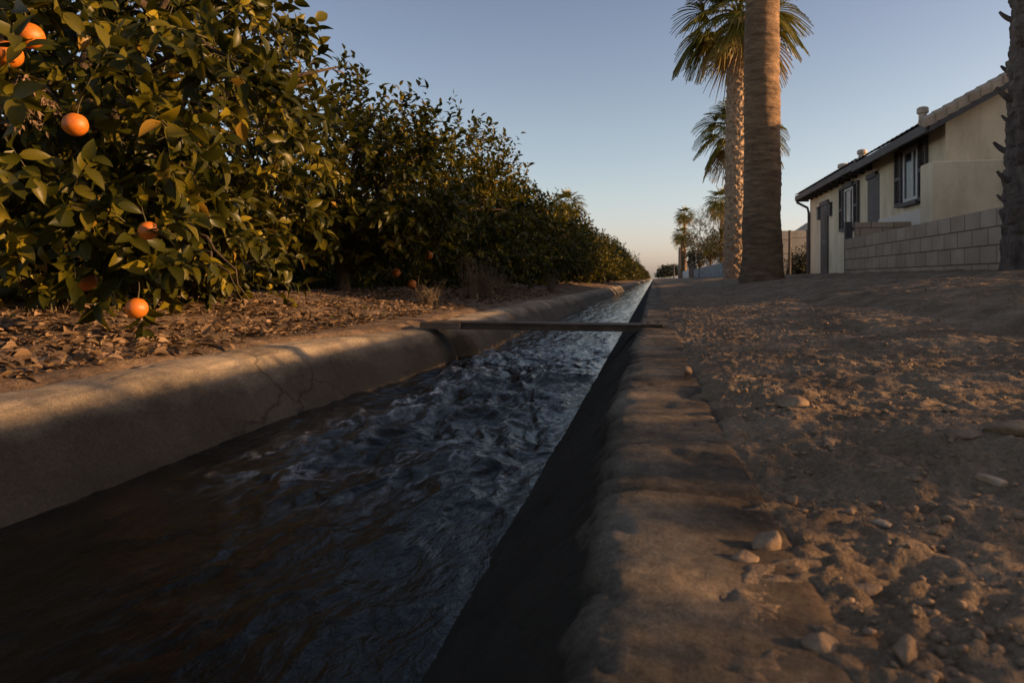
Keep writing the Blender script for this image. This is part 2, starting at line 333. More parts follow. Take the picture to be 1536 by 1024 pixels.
# ------------------------------------------------------------------ terrain
def lip_in(Y):
    return 0.17*sstep(2.8, 4.2, Y) - 0.12*sstep(4.6, 6.5, Y) + 0.03*pn(np.asarray(Y)*0.35, 0*np.asarray(Y), 6)*sstep(5, 9, Y)
def gz_right(X, Y):
    X = np.asarray(X, float)
    return 0.30*sstep(0.2, 2.9, X) + 0.10*sstep(2.4, 4.0, X) + 0.06*sstep(3.5, 7.0, X) + 0.006*sstep(0.1, 0.3, X)
def gz_left(X, Y):
    X = np.asarray(X, float)
    return 0.05*sstep(-1.75, -2.6, X) + 0.03*sstep(-3, -6, X)
def geo(a, b, n, off):
    t = np.linspace(math.log(a+off), math.log(b+off), n); return np.exp(t)-off
Yrows = np.concatenate([np.linspace(-14, -0.2, 20, endpoint=False), np.linspace(-0.2, 0.35, 40, endpoint=False), geo(0.35, 30, 620, 0.25), geo(30, 1500, 60, 0)[1:]])
def dirt_height(X, Y):
    fade = 1/(1+(Y/9.0)**2)
    h = 0.020*fbm(X*1.3, Y*1.3, 1, 3) + 0.009*fbm(X*5, Y*5, 2, 3)*(0.5+0.5*fade)
    cl = np.maximum(fbm(X*13, Y*13, 3, 3)-0.10, 0)
    pit = np.maximum(fbm(X*9+4, Y*9, 6, 4, .6)-0.25, 0)
    h = h + 0.008*cl*(0.4+0.6*fade) - 0.013*pit*(0.4+.6*fade) + 0.0065*fbm(X*30, Y*30, 4, 4, 0.66)*fade
    # scuffs and wheel ruts running along the canal
    h = h - 0.03*np.exp(-((X-1.35-0.06*np.sin(Y*0.4))/0.16)**2) - 0.022*np.exp(-((X-2.75)/0.18)**2)
    return h
def build_ground_right():
    Xc = np.concatenate([-0.045+geo(0.0, 8.09, 430, 0.5), geo(8.2, 1500, 30, 0)])
    X, Y = np.meshgrid(Xc, Yrows)
    Z = gz_right(X, Y) + dirt_height(X, Y)*sstep(0.03, 0.20, X) - 0.04*(1-sstep(0.02, 0.19, X + 0.05*fbm(Y*3.1, X*3, 5, 5) + 0.035*fbm(Y*14, X*14, 3, 3) + 0.10*np.maximum(fbm(Y*1.3, X*2, 2, 3)-.1, 0) + 0.085*(1-sstep(0.55, 1.15, Y))))
    Z += 0.006
    Z -= 0.05*sstep(40, 200, X)
    return mesh('dirt_path', np.stack([X, Y, Z], -1), grid_faces(*X.shape), M['dirt'])
tag(build_ground_right(), kind='structure')
def build_ground_left():
    Xc = -1.68-np.concatenate([geo(0.0, 8.1, 250, 0.6), geo(8.2, 1500, 30, 0)])
    X, Y = np.meshgrid(Xc[::-1], Yrows[::2]); X0 = X.copy(); X = X + lip_in(Y)*sstep(-3.2, -1.9, X)
    Z = gz_left(X, Y) + (0.02*fbm(X*1.6, Y*1.6, 6, 4) + 0.014*fbm(X*7, Y*7, 2, 3))*sstep(-1.72, -2.1, X) - 0.05*(1-sstep(-1.70, -1.84, X0 + 0.05*fbm(Y*2.3, X, 4, 3)))
    Z += 0.10*np.exp(-((X+3.5)/0.9)**2)*sstep(0, 2, Y) + 0.004
    return mesh('grove_ground', np.stack([X, Y, Z], -1), grid_faces(*X.shape), M['grove_soil'])
tag(build_ground_left(), kind='structure')
def gl(x, y): return float(gz_left(x, y) + 0.10*math.exp(-((x+3.5)/0.9)**2))

# ------------------------------------------------------------------ canal
YB = 4.28                                # where the beam crosses
def build_canal():
    prof = [(0.135, -0.10), (0.135, -0.004), (0.125, 0.004), (-0.05, 0.005), (-0.078, 0.001), (-0.094, -0.010), (-0.104, -0.026), (-0.305, -0.24), (-0.50, -0.44), (-1.20, -0.44),
            (-1.37, -0.24), (-1.545, -0.03), (-1.585, -0.004), (-1.64, 0.006), (-1.76, 0.004), (-1.785, -0.006), (-1.79, -0.10)]
    prof = np.array(prof); d = np.r_[0, np.cumsum(np.linalg.norm(np.diff(prof, axis=0), axis=1))]
    s = np.unique(np.r_[np.arange(0, d[-1], 0.011), d])
    px_ = np.interp(s, d, prof[:, 0]); pz_ = np.interp(s, d, prof[:, 1])
    k = np.array([.25, .5, .25])
    for _ in range(3):
        px_[1:-1] = np.convolve(px_, k, 'valid'); pz_[1:-1] = np.convolve(pz_, k, 'valid')
    nx = np.gradient(pz_, s); nz = -np.gradient(px_, s); l = np.hypot(nx, nz); nx, nz = -nx/l, -nz/l
    sgn = np.where(nz.mean() > 0, 1, -1); nx, nz = nx*sgn, nz*sgn
    Yr = np.concatenate([np.linspace(-14, -0.2, 20, endpoint=False), np.linspace(-0.2, 0.35, 40, endpoint=False), geo(0.35, 40, 640, 0.3), geo(40, 1500, 40, 0)[1:]])
    X = np.repeat(px_[None], len(Yr), 0); Z = np.repeat(pz_[None], len(Yr), 0); Y = np.repeat(Yr[:, None], len(s), 1)
    left = X < -0.8
    amp = np.where(left, 0.008, 0.0022)
    X += 0.028*(1-sstep(.6, 1.6, Y))*(~left)*(pz_[None] > -.2)
    disp = amp*fbm(Y*1.7, s[None]*4+0*Y, 1, 4) + 0.0012*fbm(Y*22, s[None]*22+0*Y, 3, 3, 0.6)
    ch = np.maximum(fbm(Y*7, s[None]*9+0*Y, 5, 3)-0.45, 0); disp -= 0.016*ch
    disp += 0.0016*fbm(Y*55, s[None]*55+0*Y, 2, 3, .65)
    rim = np.exp(-((px_[None]+.09)/.03)**2)*(~left); disp -= rim*.018*np.maximum(fbm(Y*11, s[None]*9+0*Y, 4, 4, .6)-.05, 0)      # spalls
    X = X + nx*disp; Z = Z + nz*disp
    # left lip draws in towards the beam, wanders beyond it
    lw = sstep(-1.2, -1.5, px_)[None]
    X += lw*lip_in(Y)
    Z += lw*(0.02*pn(Y*0.6, 0*Y+3, 2) - 0.02)
    # slot behind the beam
    X += 0.085*sstep(YB+.27, YB+.34, Y)*sstep(-1.05, -1.25, px_)[None]*(1-sstep(-1.5, -1.6, px_)[None]*.4)
    slot = np.exp(-((Y-YB-0.20)/0.075)**4)
    X -= slot*0.10*sstep(-1.2, -1.38, px_)[None]*(pz_[None] < -0.012)
    # sand washed on the right lip near its joints
    for yj in (0.98, 2.05, 3.1, 5.2, 7.3, 9.4, 11.5):
        Z -= 0.007*np.exp(-((Y-yj-0.012*pn(X*9, Y, 3))/0.008)**2)*(pz_[None] > -0.2)
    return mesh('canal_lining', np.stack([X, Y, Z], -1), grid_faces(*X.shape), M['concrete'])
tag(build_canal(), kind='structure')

def build_water():
    Xc = np.linspace(-1.52, -0.22, 210)
    Yr = np.concatenate([np.linspace(-14, -0.2, 20, endpoint=False), np.linspace(-0.2, 0.5, 40, endpoint=False), geo(0.5, 14, 900, 0.9), geo(14, 1500, 420, 0)[1:]])
    X, Y = np.meshgrid(Xc, Yr)
    turb = 0.40 + 1.0*sstep(1.1, 2.4, Y)*(1-sstep(4.3, 6.0, Y)) - 0.25*sstep(6, 12, Y)
    wx = X + 0.055*fbm(X*3, Y*1.6, 5, 3); wy = Y + 0.09*fbm(X*3+9, Y*1.6, 6, 3)
    rid = 1-np.abs(fbm(wx*4.0, wy*2.4, 1, 3, 0.55)); rid = np.clip(rid, 0, 1)**2.2
    swell = fbm(wx*2.2, wy*1.1, 2, 2)
    med = fbm(wx*9, wy*5.5, 3, 3, 0.55)
    fine = 1-np.abs(fbm(wx*22+Y*2, wy*12, 4, 3, 0.55))
    Z = turb*(0.016*(rid-0.4) + 0.022*swell + 0.0075*med + 0.0022*(fine-0.6))
    # standing waves thrown diagonally off the slot below the beam
    for (x0, y0, dx, dy, a_, wd) in ((-1.15, 3.75, 0.9, -0.55, .030, .05), (-1.0, 3.2, 0.7, -0.2, .026, .06), (-0.95, 2.6, 0.6, 0.25, .022, .055), (-0.8, 2.0, .5, -.1, .016, .05)):
        l = math.hypot(dx, dy); tx, ty = dx/l, dy/l
        al = (X-x0)*tx + (Y-y0)*ty; ac = -(X-x0)*ty + (Y-y0)*tx + 0.06*pn(al*5, Y*0, 2)
        Z += a_*np.exp(-(ac/wd)**2)*np.exp(-((al-0.25)/0.32)**2)
    Z += (0.010*fbm(X*4.2, Y*.9, 5, 3) + .006*fbm(X*9, Y*2.2, 2, 2))*sstep(4.6, 6.5, Y)*(1-sstep(60, 140, Y))
    near = sstep(0.05, 0.34, X+1.46)*sstep(0.0, 0.14, -0.27-X)
    Z = -0.24 + Z*(0.22+0.78*near)
    crest = np.clip((Z+0.24-0.004)*40, 0, 1)
    q = 1-np.abs(fbm(wx*5.5+3, wy*2.6, 6, 4, .6)); streak = np.clip((q-.80)*6, 0, 1)*np.clip(fbm(wx*2.1, wy*1.1, 3, 2)+.45, 0, 1)
    foam = np.clip(1.1*crest*streak*2 + .9*streak + .25*crest, 0, 1)
    foam = foam*(0.04 + 0.96*sstep(1.3, 2.2, Y)*(1-sstep(4.5, 7, Y)))*sstep(-1.30, -1.0, X)*(.35+.65*(1-sstep(-.75, -.45, X)))
    tag(mesh('canal_water', np.stack([X, Y, Z], -1), grid_faces(*X.shape), M['water'], attr={'foam': foam.ravel()}), kind='structure')
build_water()

# beam across the canal
bm_ = thing('crossing_beam', 'dark rusty steel channel beam laid flat across the canal', 'beam', (-0.66, YB, 0.0))
mb = MB(); mb.box(-1.42, 0.055, YB-0.085, YB-0.075, -0.022, 0.022); mb.box(-1.42, 0.055, YB-0.075, YB+0.10, 0.012, 0.022); mb.box(-1.42, 0.055, YB+0.10, YB+0.11, -0.02, 0.022)
mb.box(-1.42, 0.055, YB-0.095, YB-0.085, 0.014, 0.023)
mb.build('channel', M['steel'], bm_)
mb = MB(); mb.box(-1.47, -1.20, YB-0.106, YB-0.0955, -0.020, 0.020, 0.003); mb.build('end_plate', M['wood'], bm_)
mb = MB(); mb.box(-0.07, 0.085, YB-0.09, YB+0.10, 0.0225, 0.029, 0.002); mb.build('end_plate', M['wood'], bm_)
for x in (-1.38, -1.24, -0.03, 0.03):
    mb = MB(); mb.tube([(x, YB-.02, .028), (x, YB-.02, .036 if x > -1 else .029)], .011, 6); mb.build('bolt', M['steel'], bm_)

# ------------------------------------------------------------------ leaves and trees
def leaf_template(nseg, fold=0.22, curl=0.28):
    V = []; Fs = []
    for i in range(nseg+1):
        t = i/nseg
        wd = math.sin(math.pi*min(1, t**0.85))**0.8*0.5 if 0 < t < 1 else 0.02
        z = -curl*t*t
        V += [(t, -wd, z+fold*wd), (t, 0, z), (t, wd, z+fold*wd)]
    for i in range(nseg):
        a_ = i*3; Fs += [(a_, a_+1, a_+4, a_+3), (a_+1, a_+2, a_+5, a_+4)]
    return np.array(V), np.array(Fs)
LEAF_HI = leaf_template(5); LEAF_MID = leaf_template(3); LEAF_LO = leaf_template(2, 0.25, 0.2)
def place_leaves(tmpl, P, d, n, L, W):
    """leaf at each P pointing along d with normal n -> V (m*k,3), faces, per-leaf count"""
    T, Fs = tmpl; m = len(P); k = len(T)
    d = norm(d); n = norm(n - (n*d).sum(-1, keepdims=True)*d); b = np.cross(n, d)
    V = P[:, None] + T[None, :, :1]*L[:, None, None]*d[:, None] + T[None, :, 1:2]*W[:, None, None]*b[:, None] + T[None, :, 2:3]*L[:, None, None]*n[:, None]
    Fc = (Fs[None]+np.arange(m)[:, None, None]*k).reshape(-1, 4)
    return V.reshape(-1, 3), Fc, k
def twig_leaves(r, B, D, TL, K, tmpl, leaf_len, droop=0.3):
    """K leaves spiralling along each twig (base B, direction D, length TL)"""
    m = len(B); j = np.arange(K)
    D = norm(D); ref = np.where(np.abs(D[:, 2:3]) < 0.85, np.array([[0, 0, 1.0]]), np.array([[1.0, 0, 0]]))
    a_ = norm(np.cross(D, ref)); b_ = np.cross(D, a_)
    ph = r.uniform(0, 6.28, (m, 1)) + j[None]*2.4 + r.normal(0, .35, (m, K))
    perp = np.cos(ph)[..., None]*a_[:, None] + np.sin(ph)[..., None]*b_[:, None]
    t = (j[None]+0.6)/K + r.normal(0, .03, (m, K))
    bend = -0.10*TL[:, None]*t**2
    P = B[:, None] + D[:, None]*(TL[:, None]*t)[..., None]; P[..., 2] += bend
    open_ = (0.95-0.5*t)[..., None]
    ld = D[:, None]*(1-0.45*open_) + perp*open_ + r.normal(0, .22, (m, K, 3)); ld[..., 2] -= droop*r.random((m, K))
    nn = np.array([0, 0, .5]) + 0.9*D[:, None] + r.normal(0, .45, (m, K, 3))
    L = leaf_len*(0.7+0.5*r.random((m, K))); W = L*(0.46+0.1*r.random((m, K)))
    V, Fc, k = place_leaves(tmpl, P.reshape(-1, 3), ld.reshape(-1, 3), nn.reshape(-1, 3), L.ravel(), W.ravel())
    tw = r.random((m, 1))*0.45 + r.random((m, K))*0.5
    rare = r.random((m, K)) > 0.985
    rnd = np.where(rare, 1.0, tw).ravel()
    return V, Fc, np.repeat(rnd, k)
def twig_tubes(B, D, TL, rad=0.003):
    D = norm(D); m = len(B)
    ref = np.where(np.abs(D[:, 2:3]) < 0.85, np.array([[0, 0, 1.0]]), np.array([[1.0, 0, 0]]))
    a_ = norm(np.cross(D, ref)); b_ = np.cross(D, a_)
    V = []
    for t, rr in ((-0.25, 1.2), (0.5, 0.9), (1.0, 0.45)):
        c = B + D*(TL*t)[:, None]; c[:, 2] += -0.10*TL*max(t, 0)**2
        for q in range(3):
            V.append(c + rad*rr*(math.cos(q*2.094)*a_ + math.sin(q*2.094)*b_))
    V = np.stack(V, 1)
    fs = np.array([(l*3+q, l*3+(q+1) % 3, l*3+3+(q+1) % 3, l*3+3+q) for l in range(2) for q in range(3)])
    return V.reshape(-1, 3), (fs[None]+np.arange(m)[:, None, None]*9).reshape(-1, 4)
def crown_twigs(r, n, rx, ry, zc, rz, inner=0.35, lumps=9, lumpiness=0.26, shoots=0.1, low=0.12):
    u = norm(r.normal(size=(n, 3)))
    lc = norm(r.normal(size=(lumps, 3))); la = r.uniform(-.6, 1, lumps)*lumpiness
    rad = 1 + (np.exp((u@lc.T-1)*7)*la).sum(1)
    f = inner + (1-inner)*np.sqrt(r.random(n))
    flat = np.sign(u[:, 2])*np.abs(u[:, 2])**0.85
    P = np.stack([u[:, 0]*rx, u[:, 1]*ry, flat*rz], -1)*(rad*f)[:, None]
    sk = np.where(P[:, 2] < 0, 1+0.10*np.abs(u[:, 2]), 1.0)      # fuller skirt
    P[:, :2] *= sk[:, None]
    P[:, 2] += zc
    D = norm(u*[1, 1, .6]*0.8 + np.array([0, 0, .45]) + r.normal(0, .38, (n, 3)))
    dn = (u[:, 2] < 0.05); D[dn] = norm(u[dn]*[1, 1, .2] + np.array([0, 0, -.25]) + r.normal(0, .4, (dn.sum(), 3)))
    TL = r.uniform(.16, .34, n)
    up = (u[:, 2] > 0.25) & (f > .85) & (r.random(n) < shoots*4)
    D[up] = norm(np.array([0, 0, 1.0]) + u[up]*0.35 + r.normal(0, .15, (up.sum(), 3))); TL[up] = r.uniform(.28, .58, up.sum())
    keep = P[:, 2] > low
    return P[keep], D[keep], TL[keep]
def citrus_trunk(mb, r, h=0.55, rad=0.085, spread=1.0, top=2.0, nl=7):
    tilt = r.normal(0, .06, 2)
    pts = [np.array([tilt[0]*t, tilt[1]*t, -0.08+(h+.08)*t]) for t in np.linspace(0, 1, 6)]
    mb.tube(pts, np.array([1.5, 1.15, 1.0, .95, .95, 1.05])*rad, 12)
    for i in range(nl):
        az = 6.283*i/nl + r.normal(0, .3); rr = spread*r.uniform(.6, 1.05); zt = r.uniform(.55, 1)*top
        t = np.linspace(0, 1, 7)[:, None]
        p = pts[-1]*(1-t**1.0)*1.0 + t*np.array([math.cos(az)*rr, math.sin(az)*rr, zt])
        p[:, 2] += 0.22*np.sin(t[:, 0]*3.14)*(.3 if zt < 1 else .6); p[1:-1] += r.normal(0, .035, (5, 3)); p[0] = pts[-1]-[0, 0, .06]
        mb.tube(p, np.linspace(.62, .12, 7)*rad, 8)
        for q in range(3):
            s = r.integers(2, 6); e_ = p[s] + np.array([math.cos(az+r.normal(0, 1)), math.sin(az+r.normal(0, 1)), r.uniform(-.1, .9)])*r.uniform(.35, .7)
            mb.tube([p[s], (p[s]+e_)/2 + r.normal(0, .04, 3), e_], [.26*rad, .17*rad, .07*rad], 6)
    return mb

def join(parts):
    V = []; Fc = []; A = []; n = 0
    for v, f, a_ in parts:
        V.append(v); Fc.append(f+n); A.append(a_); n += len(v)
    return np.concatenate(V), np.concatenate(Fc), np.concatenate(A)

ROW_X = -3.45
GRP_ROW = 'orange trees in the row along the canal'
# ---- the nearest tree, every leaf modelled
def nearest_tree():
    base = np.array([-3.55, 3.75, gl(-3.55, 3.75)])
    t = thing('orange_tree', 'nearest orange tree, tall and filling the left side with large leaves and hanging fruit', 'tree', base, GRP_ROW)
    r = np.random.default_rng(21)
    B, D, TL = crown_twigs(r, 1750, 1.42, 1.50, 1.62, 1.48, 0.25, 14, 0.40, 0.09, 0.12)
    px, py, dd = proj(B+base)
    hole = (px < 105) & (py > 215) & (dd < 3.4) | (py > 340) & (px < 330) & (dd < 3.0)
    hole |= (px > 372+.95*np.maximum(py, 0)) & (py < 115) | (px > 482)      # outline: narrow top, shoulder lower down
    B, D, TL = B[~hole], D[~hole], TL[~hole]
    n_ = 420; az_ = r.uniform(0, 6.283, n_); rr2 = np.sqrt(r.uniform(.25, 1, n_))*1.15      # low skirt round the trunk
    sk = np.stack([rr2*np.cos(az_), rr2*np.sin(az_), r.uniform(.08, .75, n_)], -1); ok = proj(sk+base)[2] > 3.3; sk = sk[ok]
    B = np.r_[B, sk]; D = np.r_[D, norm(sk*[1, 1, 0]+[0, 0, -.3]+r.normal(0, .4, sk.shape))]; TL = np.r_[TL, r.uniform(.16, .3, len(sk))]
    # branches hanging in front of the dark opening
    ex = []
    for (x0, y0, d0, x1, y1, d1, n) in ((0, 20, 2.5, 70, 30, 2.5, 6), (0, 95, 2.42, 60, 88, 2.42, 3), (92, 150, 2.24, 104, 160, 2.24, 1), (248, 322, 2.46, 240, 330, 2.46, 1), (60, 120, 2.9, 205, 415, 2.80, 24), (180, 150, 3.0, 300, 300, 2.9, 16), (120, 230, 2.8, 150, 330, 2.7, 8), (235, 240, 3.0, 225, 400, 2.85, 14),
                                        (0, 230, 2.4, 20, 280, 2.4, 3), (100, 300, 2.7, 130, 400, 2.75, 7), (250, 330, 3.0, 200, 430, 2.8, 9), (140, 40, 2.9, 260, 200, 2.8, 18), (300, 60, 3.0, 420, 180, 3.2, 18), (20, 330, 2.8, 10, 370, 2.8, 2)):
        for k in range(n):
            s = (k+r.random())/n
            ex.append(at(x0+(x1-x0)*s + r.normal(0, 16), y0+(y1-y0)*s + r.normal(0, 14), d0+(d1-d0)*s + r.normal(0, .08)) - base)
    for (x, y, d) in ((480, 92, 3.7), (462, 60, 3.7), (470, 150, 3.8), (500, 190, 4.0), (440, 40, 3.7), (415, 20, 3.6)):
        ex.append(at(x-22, y+12, d) - base)
    ex = np.array(ex); m = len(ex)
    De = norm(np.array([.55, -.35, -.15]) + r.normal(0, .5, (m, 3))); De[-6:] = norm(np.array([.8, .3, .65]) + r.normal(0, .15, (6, 3)))
    B = np.r_[B, ex]; D = np.r_[D, De]; TL = np.r_[TL, r.uniform(.14, .26, m)]
    V, Fc, A = twig_leaves(r, B, D, TL, 9, LEAF_HI, 0.10, 0.5)
    mesh('crown', V, Fc, M['citrus_leaf'], t, attr={'rnd': A})
    V, Fc = twig_tubes(B, D, TL, 0.0028)
    mesh('twigs', V, Fc, M['twig'], t)
    mb = MB(); citrus_trunk(mb, r, .6, .10, 1.2, 2.3, 8)
    # thin branches carrying the hanging sprays
    for (x0, y0, d0, x1, y1, d1) in ((60, 120, 2.95, 205, 440, 2.78), (180, 150, 3.05, 300, 300, 2.95), (235, 240, 3.05, 225, 400, 2.88), (140, 40, 2.95, 260, 200, 2.85), (300, 60, 3.05, 420, 180, 3.25), (100, 300, 2.75, 130, 400, 2.8), (290, 370, 3.6, 360, 445, 3.3), (295, 350, 3.6, 375, 452, 3.5)):
        p0, p1 = at(x0, y0, d0)-base, at(x1, y1, d1)-base; tt = np.linspace(0, 1, 7)[:, None]
        p = p0*(1-tt)+p1*tt; p[:, 2] += .06*np.sin(tt[:, 0]*3.14); p[1:-1] += r.normal(0, .012, (5, 3))
        root = np.array([0, 0, 1.3]); p = np.r_[[root*.35+p0*.65], p]
        mb.tube(p, np.linspace(.011, .0028, 8), 6)
    mb.build('trunk', M['bark'], t, smooth=True, world=False)
nearest_tree()

def citrus_proto(name, label, base, seed, ntw, K, tmpl, leaf, rx, zc, rz, nl=7, shoots=.16, low=.15):
    r = np.random.default_rng(seed)
    t = thing(name, label, 'tree', base, GRP_ROW)
    B, D, TL = crown_twigs(r, ntw, rx, rx, zc, rz, .3, 12, .46, shoots, low)
    V, Fc, A = twig_leaves(r, B, D, TL, K, tmpl, leaf, 0.25)
    mesh('crown', V, Fc, M['citrus_leaf'], t, attr={'rnd': A})
    mb = MB(); citrus_trunk(mb, r, .5, .085, rx*.75, zc+rz*.55, nl); mb.build('trunk', M['bark'], t, smooth=True, world=False)
    return t
def copy_tree(o, loc, rz=0, sc=(1, 1, 1), label=None, group=None, parent=None):
    c = o.copy(); col.objects.link(c); c.location = [float(q) for q in loc]; c.rotation_euler = (0, 0, rz); c.scale = sc
    if label: c['label'] = label
    if group: c['group'] = group
    for ch in o.children:
        d = ch.copy(); col.objects.link(d); d.parent = c
        for g in ch.children:
            q = g.copy(); col.objects.link(q); q.parent = d
    return c
def grove(x, y): return (x, y, gl(x, y)-0.02)
p2 = citrus_proto('orange_tree', 'second orange tree of the row, its slanting trunk visible under a gappy crown', grove(-3.5, 7.3), 5, 1350, 9, LEAF_MID, .10, 1.36, 1.18, .90, 7, .24, .40)
p3 = citrus_proto('orange_tree', 'third orange tree of the row, with three oranges low beside dry weeds', grove(-3.5, 10.7), 6, 1400, 9, LEAF_MID, .10, 1.42, 1.28, 1.05, 7, .22)
p4 = citrus_proto('orange_tree', 'fourth orange tree of the row, in shade behind the tuft of dry weeds', grove(-3.45, 14.2), 8, 1300, 9, LEAF_MID, .10, 1.42, 1.18, .96, 6, .2)
pf = citrus_proto('orange_tree', 'sunlit orange tree dotted with small oranges before the row turns dark', grove(-3.35, 18.0), 9, 1200, 8, LEAF_LO, .12, 1.45, 1.22, 1.0, 6, .2)
pg = citrus_proto('orange_tree', 'sunlit golden orange tree just in front of the far palm crown', grove(-3.35, 21.6), 10, 1200, 8, LEAF_LO, .12, 1.45, 1.1, .9, 6, .2)
rr_ = np.random.default_rng(31)
copy_tree(pf, grove(-3.3, 25.2), 1.3, (1.02, 1.02, 1.0), 'last sunlit orange tree before the dark stretch of the row')

FAR_LABEL = 'small dark orange tree far along the row towards the vanishing point'
y = 28.8; k = 0
while y < 290:
    s = rr_.uniform(.88, 1.1)
    copy_tree((pf, pg, p4)[k % 3] if y < 60 else (pf, pg)[k % 2], grove(ROW_X+rr_.normal(0, .12)+0.3, y), rr_.uniform(0, 6.2), (s, s, s*rr_.choice([.80, .90, 1.0, 1.1])), FAR_LABEL)
    y += 3.6*(1 if y < 120 else 1.15); k += 1
y = 1.9; k = 0
while y < 42:
    s = rr_.uniform(.95, 1.12)
    copy_tree((pg, pf)[k % 2], (-7.6+rr_.normal(0, .2), y, -.2), rr_.uniform(0, 6.2), (s*1.08, s*1.08, s*.95), 'dark orange tree of the second row, glimpsed through the gaps of the first', 'orange trees in the second row')
    copy_tree((pf, pg)[k % 2], (-11.8+rr_.normal(0, .3), y+1.5, -.25), rr_.uniform(0, 6.2), (1.15, 1.15, 1.0), 'dark orange tree of the third row, glimpsed behind the second', 'orange trees in the third row')
    y += 3.5; k += 1

# ------------------------------------------------------------------ oranges
def orange_mesh(seg=28, rings=18):
    V = [(0, 0, .93)]; Fs = []
    for i in range(1, rings):
        th = math.pi*i/rings
        rz = math.cos(th); rr = math.sin(th)*(1+.015*math.cos(3*th)); dz = -.07*math.exp(-(th/.28)**2)
        for j in range(seg):
            ph = 2*math.pi*j/seg; w_ = 1+.012*math.sin(3*ph+1)*math.sin(th)
            V.append((rr*w_*math.cos(ph), rr*w_*math.sin(ph), .97*rz+dz))
    V.append((0, 0, -.965))
    for j in range(seg): Fs.append((0, 1+j, 1+(j+1) % seg))
    for i in range(rings-2):
        for j in range(seg):
            a_ = 1+i*seg; Fs.append((a_+j, a_+seg+j, a_+seg+(j+1) % seg, a_+(j+1) % seg))
    b_ = 1+(rings-2)*seg
    for j in range(seg): Fs.append((b_+j, len(V)-1, b_+(j+1) % seg))
    me = bpy.data.meshes.new('orange'); me.from_pydata(V, [], Fs); me.materials.append(M['orange'])
    me.polygons.foreach_set('use_smooth', np.ones(len(me.polygons), bool)); return me
OM = orange_mesh(); OMS = orange_mesh(12, 8)
def stem_mesh():
    mb = MB(); mb.tube([(0, 0, .86), (.03, .0, 1.25), (.0, .05, 1.9), (-.1, .05, 2.5)], [.09, .06, .05, .04], 6)
    for i in range(5):
        a_ = i*1.2566; c, s = math.cos(a_), math.sin(a_)
        mb.add([(c*.05-s*.07, s*.05+c*.07, .93), (c*.05+s*.07, s*.05-c*.07, .93), (c*.24, s*.24, .90), (0, 0, .96)], [(0, 2, 1), (0, 3, 2), (3, 1, 2)])
    me = bpy.data.meshes.new('stem'); me.from_pydata(mb.v, [], mb.f); me.materials.append(M['twig']); return me
SM = stem_mesh()
def orange(px, py, D, rad, label, stem=True, group='oranges hanging on the trees', small=False):
    o = bpy.data.objects.new('orange', OMS if small else OM); col.objects.link(o); o.location = [float(q) for q in at(px, py, D)]
    o.scale = (rad,)*3; o.rotation_euler = (random.uniform(-.25, .25), random.uniform(-.25, .25), random.uniform(0, 6))
    tag(o, label, 'orange', group)
    if stem:
        s = bpy.data.objects.new('stem', SM); col.objects.link(s); s.parent = o
    return o
orange(113, 187, 2.30, .040, 'bright orange fruit alone on the left, high among the nearest leaves')
orange(222, 346, 2.50, .035, 'bright orange fruit midway down the hanging branch of the nearest tree')
orange(205, 462, 2.52, .039, 'lowest orange of the nearest tree, hanging just above the leaf litter')
orange(45, 54, 2.46, .046, 'upper orange of the shaded pair above the dried twig cluster')
orange(12, 82, 2.44, .048, 'lower orange of the shaded pair, touching the dried twig cluster')
orange(128, 420, 2.80, .045, 'dim orange half hidden in the shade left of the lowest fruit')
orange(250, 283, 3.00, .042, 'brownish orange half hidden behind leaves above the hanging branch')
orange(643, 383, 8.3, .052, 'upper orange of the trio low on the third tree')
orange(618, 426, 8.3, .056, 'lowest orange of the trio, close to the ground under the third tree')
orange(594, 409, 8.5, .056, 'dark shaded orange, leftmost of the trio on the third tree')
for (x, y_) in ((700, 392), (712, 372), (758, 340), (768, 300), (786, 352), (792, 402), (800, 340), (815, 378), (821, 377), (802, 397), (806, 401), (836, 378), (829, 360), (846, 352), (757, 282), (776, 405)):
    orange(x, y_, 15.5 if x < 775 else 19.5, .05, 'tiny glowing orange among the sunlit trees far down the row', False, 'tiny oranges on the sunlit trees', True)
# leaf sprays right at the big fruits belong to the nearest tree's crown (see the hanging branches above)

# dried cluster of dead twigs and leaves
def dried_cluster():
    r = np.random.default_rng(3); base = at(30, 105, 2.42)
    o = thing('dried_twig_cluster', 'cluster of dried brown leaves and twigs hanging under the shaded pair of oranges', 'dried twigs', base)
    mb = MB(); Bs = []
    for i in range(16):
        x1, y1 = 30 + (r.random()-.5)*70 + (18 if i % 2 else -8), 150 + r.random()*45
        e_ = at(x1, y1, 2.42 + r.normal(0, .05)) - base
        tt = np.linspace(0, 1, 6)[:, None]; p = tt*e_ + np.c_[.02*np.sin(tt*3+i), .01*np.cos(tt*4+i), 0*tt]*tt
        mb.tube(p, np.linspace(.003, .0012, 6), 4); Bs += [p[k] for k in (2, 3, 4, 5)]*5
    mb.build('twigs', M['dry_stem'], o, world=False)
    Bs = np.array(Bs); n = len(Bs); Bs = Bs + r.normal(0, .010, (n, 3))
    V, Fc, k = place_leaves(LEAF_MID, Bs, np.array([0, 0, -1.0])+r.normal(0, .6, (n, 3)), r.normal(0, 1, (n, 3)), r.uniform(.012, .034, n), r.uniform(.006, .014, n))
    mesh('dead_leaves', V, Fc, M['dry_leaf'], o, attr={'rnd': np.repeat(r.random(n)*.6, k)})
dried_cluster()

